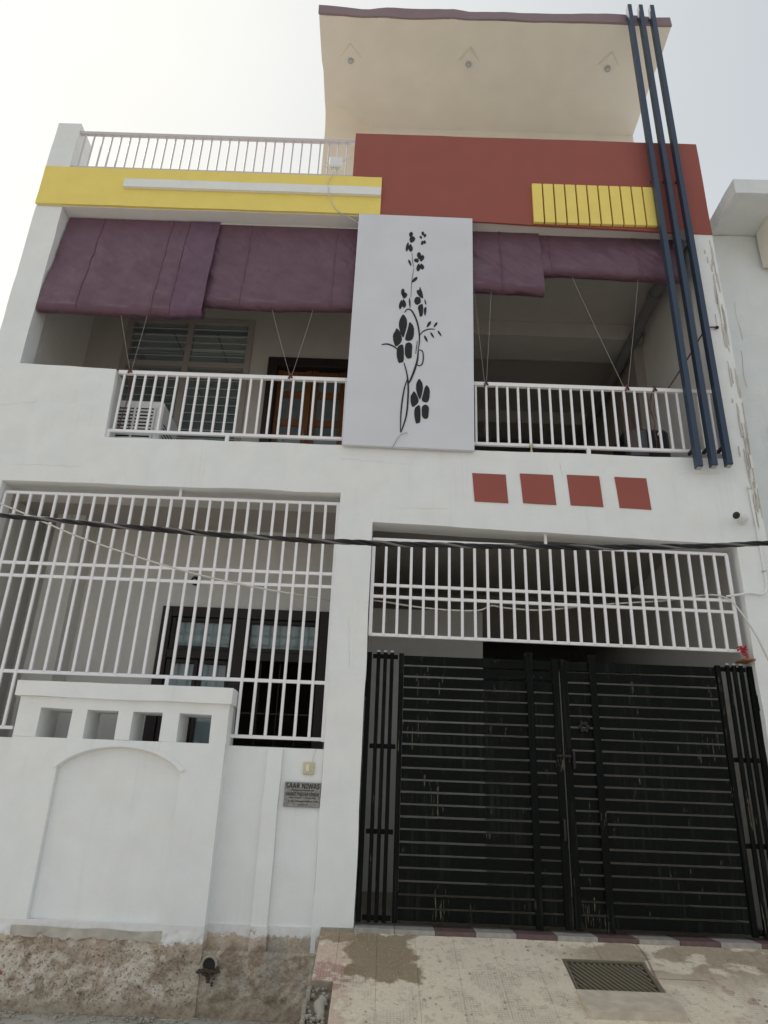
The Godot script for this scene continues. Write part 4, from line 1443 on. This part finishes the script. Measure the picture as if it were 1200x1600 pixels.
	for q in [[0.156, 7.361, 0.123, 7.454, 0.026], [0.170, 7.121, 0.231, 7.203, 0.038], [0.157, 6.759, 0.146, 6.903, 0.019], [0.351, 6.504, 0.392, 6.590, 0.032], [0.427, 6.507, 0.465, 6.579, 0.026], [0.359, 6.309, 0.322, 6.393, 0.026], [0.430, 6.364, 0.390, 6.441, 0.022], [0.512, 6.391, 0.472, 6.465, 0.022]]:
		st = mb()
		petal(st, q, z0, z1)
		part("leaf", st, M.ink, P)
	var zz := 0.0
	for s in [
		[0.005, [0.160, 7.559, 0.174, 7.416, 0.185, 7.341]],
		[0.005, [0.187, 7.330, 0.168, 7.136, 0.162, 6.904]],
		[0.018, [0.095, 6.695, 0.128, 6.741, 0.178, 6.719, 0.231, 6.599, 0.261, 6.460, 0.270, 6.321, 0.259, 6.203]],
		[0.013, [0.272, 6.391, 0.308, 6.446, 0.373, 6.480, 0.439, 6.481]],
		[0.017, [-0.147, 6.251, -0.082, 6.261, -0.015, 6.235, 0.031, 6.194]],
		[0.023, [0.259, 6.203, 0.252, 6.068, 0.222, 5.933, 0.183, 5.809, 0.159, 5.761]],
		[0.013, [0.263, 6.198, 0.303, 6.186, 0.316, 6.109, 0.306, 6.022, 0.274, 5.992, 0.250, 6.010]],
		[0.018, [0.107, 6.023, 0.140, 5.892, 0.159, 5.743, 0.160, 5.558, 0.149, 5.377, 0.117, 5.233, 0.095, 5.162]],
		[0.016, [0.151, 5.826, 0.120, 5.704, 0.098, 5.519, 0.090, 5.356, 0.092, 5.162]],
		[0.008, [0.247, 6.320, 0.231, 6.144]]]:
		st = mb()
		zz += 0.0003
		stroke(st, s[0], s[1], z0 + zz, z1 + zz)
		part("stem", st, M.ink, P)
	st = mb()
	tube(st, spline([Vector3(0.165, 5.156, 0.068), Vector3(0.119, 5.145, 0.075), Vector3(0.067, 5.091, 0.075), Vector3(0.009, 4.967, 0.066)], 5), 0.0035, 5)
	part("loose_wire", st, M.cord, P)

# ------------------------------------------------------------------ the three navy poles
func poles() -> void:
	var labels := ["leftmost of three tall navy steel poles before the red band", "middle one of three tall navy steel poles before the red band", "rightmost of three tall navy steel poles, paint chipped at its foot"]
	for k in 3:
		var z := 0.12
		var xt: float = [3.1, 3.255, 3.412][k]
		var xb: float = [3.135, 3.287, 3.443][k]
		var yt := 12.02
		var yb: float = [4.845, 4.865, 4.88][k]
		var P := thing("steel_pole", labels[k], "pole", Vector3(xb, yb, z), "navy steel poles standing before the house front")
		bar("shaft", Vector3(0.058, yt - yb, 0.09), Vector3((xt + xb) / 2.0, (yt + yb) / 2.0, z), M.navy, P, 0.005, Vector3(0, 0, (xb - xt) / (yt - yb)))
		bar("foot_cap", Vector3(0.046, 0.012, 0.06), Vector3(xb, yb - 0.006, z), M.gate_tip, P, 0.002)
		bar("top_bracket", Vector3(0.03, 0.04, 0.1), Vector3(xt + 0.003, 11.9, z - 0.07), M.navy, P)
		bar("bracket", Vector3(0.03, 0.035, 0.14), Vector3(xb - 0.002, yb + 0.24, z - 0.1), M.iron, P)
		bar("bracket", Vector3(0.025, 0.03, 0.12), Vector3(lerpf(xb, xt, 0.55), 8.85, z - 0.09), M.navy, P)

# ------------------------------------------------------------------ cables
func cables() -> void:
	var c := thing("overhead_cable", "thick twisted black service cable sagging across the whole front", "cable", Vector3(0, 3.6, 1.0))
	var path := func(x: float) -> Vector3:
		var y := 3.585 + 0.0128 * x * x - 0.001 * x
		if x < 0.0:
			y = 3.585 + 0.0115 * x * x - 0.002 * x
		return Vector3(x, y, 1.0 + 0.01 * sin(x * 2.0))
	for k in 4:
		var st := mb()
		var pts := []
		var n := 640
		for i in n + 1:
			var x := -12.0 + 24.0 * i / n
			var a := x * 11.0 + TAU * k / 4.0 + 0.6 * sin(x * 1.7)
			var r := 0.0135 * (1.0 + 0.25 * sin(x * 3.3 + k))
			pts.append(path.call(x) + Vector3(0, cos(a), sin(a)) * r)
		tube(st, pts, 0.0105, 7)
		part("strand", st, M.cable_pale if k == 1 else M.cable, c)
	var w := thing("white_wire", "thin white wire strung loosely across the grilles from left to right", "wire", Vector3(0, 3.4, 0))
	var pts := [Vector3(-5.2, 4.6, 0.3), Vector3(-3.82, 4.16, 0.15), Vector3(-3.407, 4.007, 0.15), Vector3(-2.868, 3.809, 0.15), Vector3(-1.966, 3.554, 0.15), Vector3(-1.245, 3.44, 0.04), Vector3(-0.7, 3.43, -0.2), Vector3(-0.33, 3.43, -0.4), Vector3(-0.139, 3.42, -0.2), Vector3(0.3, 3.35, -0.12), Vector3(0.607, 3.328, -0.11), Vector3(0.9, 3.335, -0.11), Vector3(1.03, 3.39, -0.12), Vector3(1.164, 3.37, -0.11), Vector3(1.5, 3.36, -0.11), Vector3(1.847, 3.405, -0.11), Vector3(2.3, 3.46, -0.11), Vector3(2.725, 3.503, -0.11), Vector3(3.1, 3.57, -0.11), Vector3(3.25, 3.55, -0.05), Vector3(3.32, 3.43, 0.06), Vector3(3.414, 3.145, 0.15), Vector3(3.493, 2.913, 0.15), Vector3(3.7, 2.3, 0.15)]
	var st := mb()
	tube(st, spline(pts, 6), 0.0085, 7)
	part("sheath", st, M.wire, w)
	var cd := thing("conduit", "thin white conduit bent down the right end of the front wall", "conduit", Vector3(3.67, 4.2, 0.02))
	st = mb()
	tube(st, spline([Vector3(3.666, 4.72, 0.018), Vector3(3.677, 4.04, 0.018), Vector3(3.677, 3.75, 0.018), Vector3(3.665, 3.62, 0.018), Vector3(3.61, 3.565, 0.018), Vector3(3.5, 3.575, 0.018), Vector3(3.4, 3.555, 0.018), Vector3(3.3, 3.55, -0.05)], 5), 0.011, 7)
	part("tube", st, M.white, cd)
	for y in [4.68, 4.1, 3.8]:
		bar("clip", Vector3(0.04, 0.014, 0.026), Vector3(3.673, y, 0.018), M.greyplastic, cd)

# ------------------------------------------------------------------ small things
func small_things() -> void:
	var st: SurfaceTool
	# bullet camera under the right end of the beam
	var cam := thing("security_camera", "white bullet security camera with black face on the right pillar", "camera", Vector3(3.52, 4.3, 0.0))
	st = mb()
	tube(st, [Vector3(3.55, 4.335, 0.005), Vector3(3.55, 4.335, 0.03)], 0.045, 16)
	part("base", st, M.plastic, cam)
	st = mb()
	tube(st, [Vector3(3.55, 4.335, 0.02), Vector3(3.535, 4.33, 0.07), Vector3(3.52, 4.325, 0.09)], 0.016, 8)
	part("arm", st, M.greyplastic, cam)
	var d := Vector3(-0.8, -0.12, 0.6).normalized()
	var o := Vector3(3.56, 4.34, 0.05)
	st = mb()
	tube(st, [o, o + d * 0.012, o + d * 0.17, o + d * 0.18], 0.042, 18, true, [0.03, 0.046, 0.048, 0.045])
	part("body", st, M.plastic, cam)
	st = mb()
	tube(st, [o + d * 0.178, o + d * 0.184], 0.036, 18)
	var fc := part("face", st, M.black, cam)
	st = mb()
	tube(st, [o + d * 0.183, o + d * 0.188], 0.014, 12)
	part("lens", st, M.iron, fc)

	# name plate and bell push on the low wall
	var np := thing("name_plate", "weathered grey stone name plate on the wall left of the gate pillar", "sign", Vector3(-0.655, 1.6, -0.03))
	box("stone", Vector3(-0.815, 1.518, -0.04), Vector3(-0.502, 1.72, -0.012), M.plate, np, 0.004)
	var rows := [["SAAR NIWAS", 1.688, 0.043, 0.29], ["ANANT PRATAP SINGH", 1.622, 0.03, 0.285]]
	var ft := SystemFont.new()
	ft.font_names = PackedStringArray(["Droid Sans"])
	ft.font_weight = 700
	for r in rows:
		var tm := TextMesh.new()
		tm.text = r[0]
		tm.font = ft
		tm.font_size = 64
		tm.pixel_size = 0.001
		tm.depth = 0.004
		tm.curve_step = 2.0
		var t := MeshInstance3D.new()
		t.mesh = tm
		t.material_override = M.plate_text
		t.name = sub_name("lettering", np)
		var bb := tm.get_aabb().size
		t.scale = Vector3(r[3] / bb.x, r[2] / bb.y, 0.8)
		t.position = Vector3(-0.657, r[1], -0.0115) - org
		np.add_child(t, true)
	st = mb()
	var rng := RandomNumberGenerator.new()
	rng.seed = 31
	for q in [[1.654, 0.2], [1.594, 0.23], [1.566, 0.27], [1.54, 0.1]]:
		var x: float = -0.657 - q[1] / 2.0
		while x < -0.657 + q[1] / 2.0:
			var wd := rng.randf_range(0.004, 0.008)
			if rng.randf() > 0.16:
				bx(st, Vector3(x, q[0] - 0.005, -0.013), Vector3(x + wd, q[0] + rng.randf_range(0.002, 0.006), -0.0105), 0.0)
			x += wd + 0.003
	part("worn_lettering", st, M.plate_text, np, true)
	var bell := thing("bell_switch", "small yellowed ivory bell switch above the name plate", "switch", Vector3(-0.625, 1.84, -0.03))
	box("plate", Vector3(-0.668, 1.784, -0.04), Vector3(-0.572, 1.888, -0.012), M.ivory, bell, 0.006)
	box("rocker", Vector3(-0.645, 1.806, -0.014), Vector3(-0.612, 1.866, -0.004), M.ivory_light, bell, 0.004)
	box("rocker", Vector3(-0.61, 1.806, -0.014), Vector3(-0.592, 1.866, -0.007), M.ivory, bell, 0.004)
	st = mb()
	tube(st, spline([Vector3(-0.588, 1.888, -0.024), Vector3(-0.585, 1.93, -0.022), Vector3(-0.572, 1.97, -0.022), Vector3(-0.568, 2.0, -0.03)], 4), 0.002, 5)
	part("bell_wire", st, M.greyplastic, bell)

	# little box hung on the roof railing
	var rb := thing("junction_box", "small white junction box hung on the roof railing near the red band", "box", Vector3(-0.82, 8.98, 0.0))
	box("case", Vector3(-0.91, 8.93, -0.028), Vector3(-0.74, 9.085, 0.035), M.plastic, rb, 0.012)
	st = mb()
	for x in [-0.88, -0.85, -0.82, -0.79]:
		tube(st, [Vector3(x, 8.93, 0.0), Vector3(x, 8.905, 0.0)], 0.008, 6)
	part("glands", st, M.greyplastic, rb)
	st = mb()
	tube(st, spline([Vector3(-0.79, 8.92, 0.0), Vector3(-0.8, 8.84, 0.03), Vector3(-0.86, 8.76, 0.045), Vector3(-0.9, 8.6, 0.05), Vector3(-0.88, 8.5, 0.085), Vector3(-0.87, 8.4, 0.085), Vector3(-0.8, 8.25, 0.045), Vector3(-0.72, 8.16, 0.04), Vector3(-0.6, 8.12, 0.0), Vector3(-0.47, 8.05, -0.03)], 5), 0.0055, 6)
	part("lead", st, M.wire, rb)
	st = mb()
	tube(st, spline([Vector3(-0.91, 9.0, 0.0), Vector3(-0.96, 9.0, 0.01), Vector3(-0.97, 8.95, 0.01), Vector3(-0.93, 8.93, 0.0)], 5), 0.004, 5)
	tube(st, spline([Vector3(-0.74, 9.04, 0.0), Vector3(-0.69, 9.08, 0.0), Vector3(-0.63, 9.15, -0.03)], 5), 0.004, 5)
	part("loop", st, M.greyplastic, rb)

	# air cooler standing on the balcony
	var ac := thing("air_cooler", "white air cooler with louvred front behind the left balcony railing", "air cooler", Vector3(-2.85, 5.0, -0.65))
	box("body", Vector3(-3.2, 5.0, -1.05), Vector3(-2.6, 5.73, -0.42), M.plastic, ac, 0.03)
	box("grille_recess", Vector3(-3.13, 5.08, -0.425), Vector3(-2.68, 5.62, -0.414), M.iron, ac, 0.0)
	for k in 12:
		bar("louvre", Vector3(0.45, 0.022, 0.02), Vector3(-2.905, 5.1 + k * 0.044, -0.405), M.plastic, ac, 0.003, Vector3(0.5, 0, 0))
	for x in [-3.13, -2.905, -2.68]:
		bar("louvre_post", Vector3(0.022, 0.55, 0.02), Vector3(x, 5.35, -0.4), M.plastic, ac)
	for k in 8:
		bar("side_slot", Vector3(0.006, 0.012, 0.4), Vector3(-2.598, 5.12 + k * 0.05, -0.72), M.iron, ac, 0.0)

	# black case, planks and finial on the right balcony
	var bc := thing("black_case", "large black plastic case with silver knob behind the right balcony railing", "case", Vector3(2.95, 5.0, -0.55))
	box("body", Vector3(2.62, 5.0, -0.9), Vector3(3.12, 5.6, -0.42), M.black, bc, 0.04)
	box("front_panel", Vector3(2.66, 5.24, -0.425), Vector3(2.86, 5.57, -0.41), mat(C(0.1, 0.1, 0.12), 0.3), bc, 0.008)
	box("slot", Vector3(2.92, 5.07, -0.425), Vector3(3.05, 5.12, -0.412), M.greyplastic, bc, 0.004)
	box("slot_mouth", Vector3(2.928, 5.078, -0.415), Vector3(3.042, 5.112, -0.408), M.black, bc, 0.002)
	st = mb()
	tube(st, [Vector3(3.0, 5.52, -0.43), Vector3(3.0, 5.52, -0.395)], 0.02, 12)
	part("knob", st, M.plastic, bc)
	var pl := thing("plank", "short brown plank lying at the foot of the navy poles", "plank", Vector3(3.3, 5.02, -0.35))
	box("board", Vector3(3.14, 5.0, -0.42), Vector3(3.56, 5.15, -0.36), M.plank, pl, 0.006)
	box("end_block", Vector3(3.36, 5.02, -0.358), Vector3(3.5, 5.12, -0.32), M.plank, pl, 0.005)
	var fi := thing("finial", "small brass finial standing on the beam under the right railing", "finial", Vector3(1.47, 5.02, -0.02))
	st = mb()
	tube(st, [Vector3(1.47, 5.02, -0.02), Vector3(1.47, 5.05, -0.02), Vector3(1.47, 5.055, -0.02), Vector3(1.47, 5.08, -0.02), Vector3(1.47, 5.095, -0.02), Vector3(1.47, 5.115, -0.02), Vector3(1.47, 5.13, -0.02)], 0.02, 12, true, [0.016, 0.014, 0.008, 0.01, 0.024, 0.022, 0.006])
	part("knob", st, M.brass, fi)

	# pipe along the ceiling of the right balcony
	var pp := thing("waste_pipe", "thick grey waste pipe running back along the right balcony ceiling", "pipe", Vector3(3.4, 7.9, -2.0))
	st = mb()
	tube(st, spline([Vector3(3.42, 8.0, 0.02), Vector3(3.42, 7.98, -0.3), Vector3(3.42, 7.93, -1.2), Vector3(3.41, 7.86, -1.85), Vector3(3.36, 7.74, -2.3), Vector3(3.33, 7.68, -3.2), Vector3(3.3, 7.6, -5.5)], 6), 0.075, 14)
	part("run", st, M.pvc, pp)
	for q in [[8.0, 0.03, -0.08], [7.945, -0.95, -1.08], [7.87, -1.75, -1.9]]:
		st = mb()
		tube(st, [Vector3(3.42, q[0], q[1]), Vector3(3.42, q[0] - 0.005, q[2])], 0.09, 14)
		part("collar", st, M.pvc, pp)
	var wr := thing("iron_rod", "thin rusty rod crossing behind the navy poles to the end wall", "rod", Vector3(3.5, 6.3, 0.05))
	st = mb()
	tube(st, spline([Vector3(3.1, 6.02, -0.3), Vector3(3.3, 6.33, -0.12), Vector3(3.46, 6.6, 0.02), Vector3(3.53, 6.66, 0.03), Vector3(3.6, 6.665, 0.03)], 5), 0.009, 6)
	part("shaft", st, M.cord_dark, wr)
	st = mb()
	tube(st, [Vector3(3.6, 6.665, 0.028), Vector3(3.63, 6.665, 0.03)], 0.018, 8)
	part("end", st, M.black, wr)

	# red cloth knotted at the corner of the grille
	var rc := thing("red_cloth", "red cloth knotted on the right lower corner of the carport grille", "cloth", Vector3(3.36, 3.0, -0.05))
	st = mb()
	for k in 9:
		var a := k * 0.7
		var r := 0.022 + 0.012 * sin(k * 2.3)
		var p := Vector3(3.36, 3.03, -0.04)
		tube(st, spline([p, p + Vector3(cos(a) * r, sin(a) * r, 0.03), p + Vector3(cos(a + 0.5) * r * 1.9, sin(a + 0.4) * r * 1.6 - 0.01, 0.03 + 0.02 * sin(k * 1.3))], 4), 0.008, 6, true)
	tube(st, spline([Vector3(3.36, 3.02, -0.03), Vector3(3.385, 2.98, 0.0), Vector3(3.38, 2.93, 0.0)], 4), 0.011, 6)
	part("knot", st, M.ribbon, rc)
	var sh := thing("pillar_ledge", "small brown ledge sticking out beside the top of the right gate leaf", "ledge", Vector3(3.4, 2.93, -0.1))
	st = mb()
	bx(st, Vector3(3.34, 2.925, -0.16), Vector3(3.452, 2.942, 0.02), 0.004)
	part("board", st, M.plank, sh)
	# camera and switch inside the porch
	var pc := thing("porch_camera", "small dark round camera on the porch wall above the window", "camera", Vector3(-2.26, 3.94, -1.54))
	st = mb()
	tube(st, [Vector3(-2.26, 3.94, -1.55), Vector3(-2.26, 3.94, -1.5), Vector3(-2.26, 3.93, -1.47)], 0.05, 14, true, [0.055, 0.05, 0.035])
	part("dome", st, M.iron, pc)
	st = mb()
	tube(st, [Vector3(-2.26, 3.93, -1.472), Vector3(-2.26, 3.929, -1.464)], 0.018, 10)
	part("lens", st, M.greyplastic, pc)
	var sw := thing("socket_box", "pale round junction cover on the porch wall right of the small camera", "socket", Vector3(-0.86, 3.94, -1.545))
	st = mb()
	tube(st, [Vector3(-0.86, 3.94, -1.552), Vector3(-0.86, 3.94, -1.53)], 0.05, 14)
	part("cover", st, M.inside, sw)
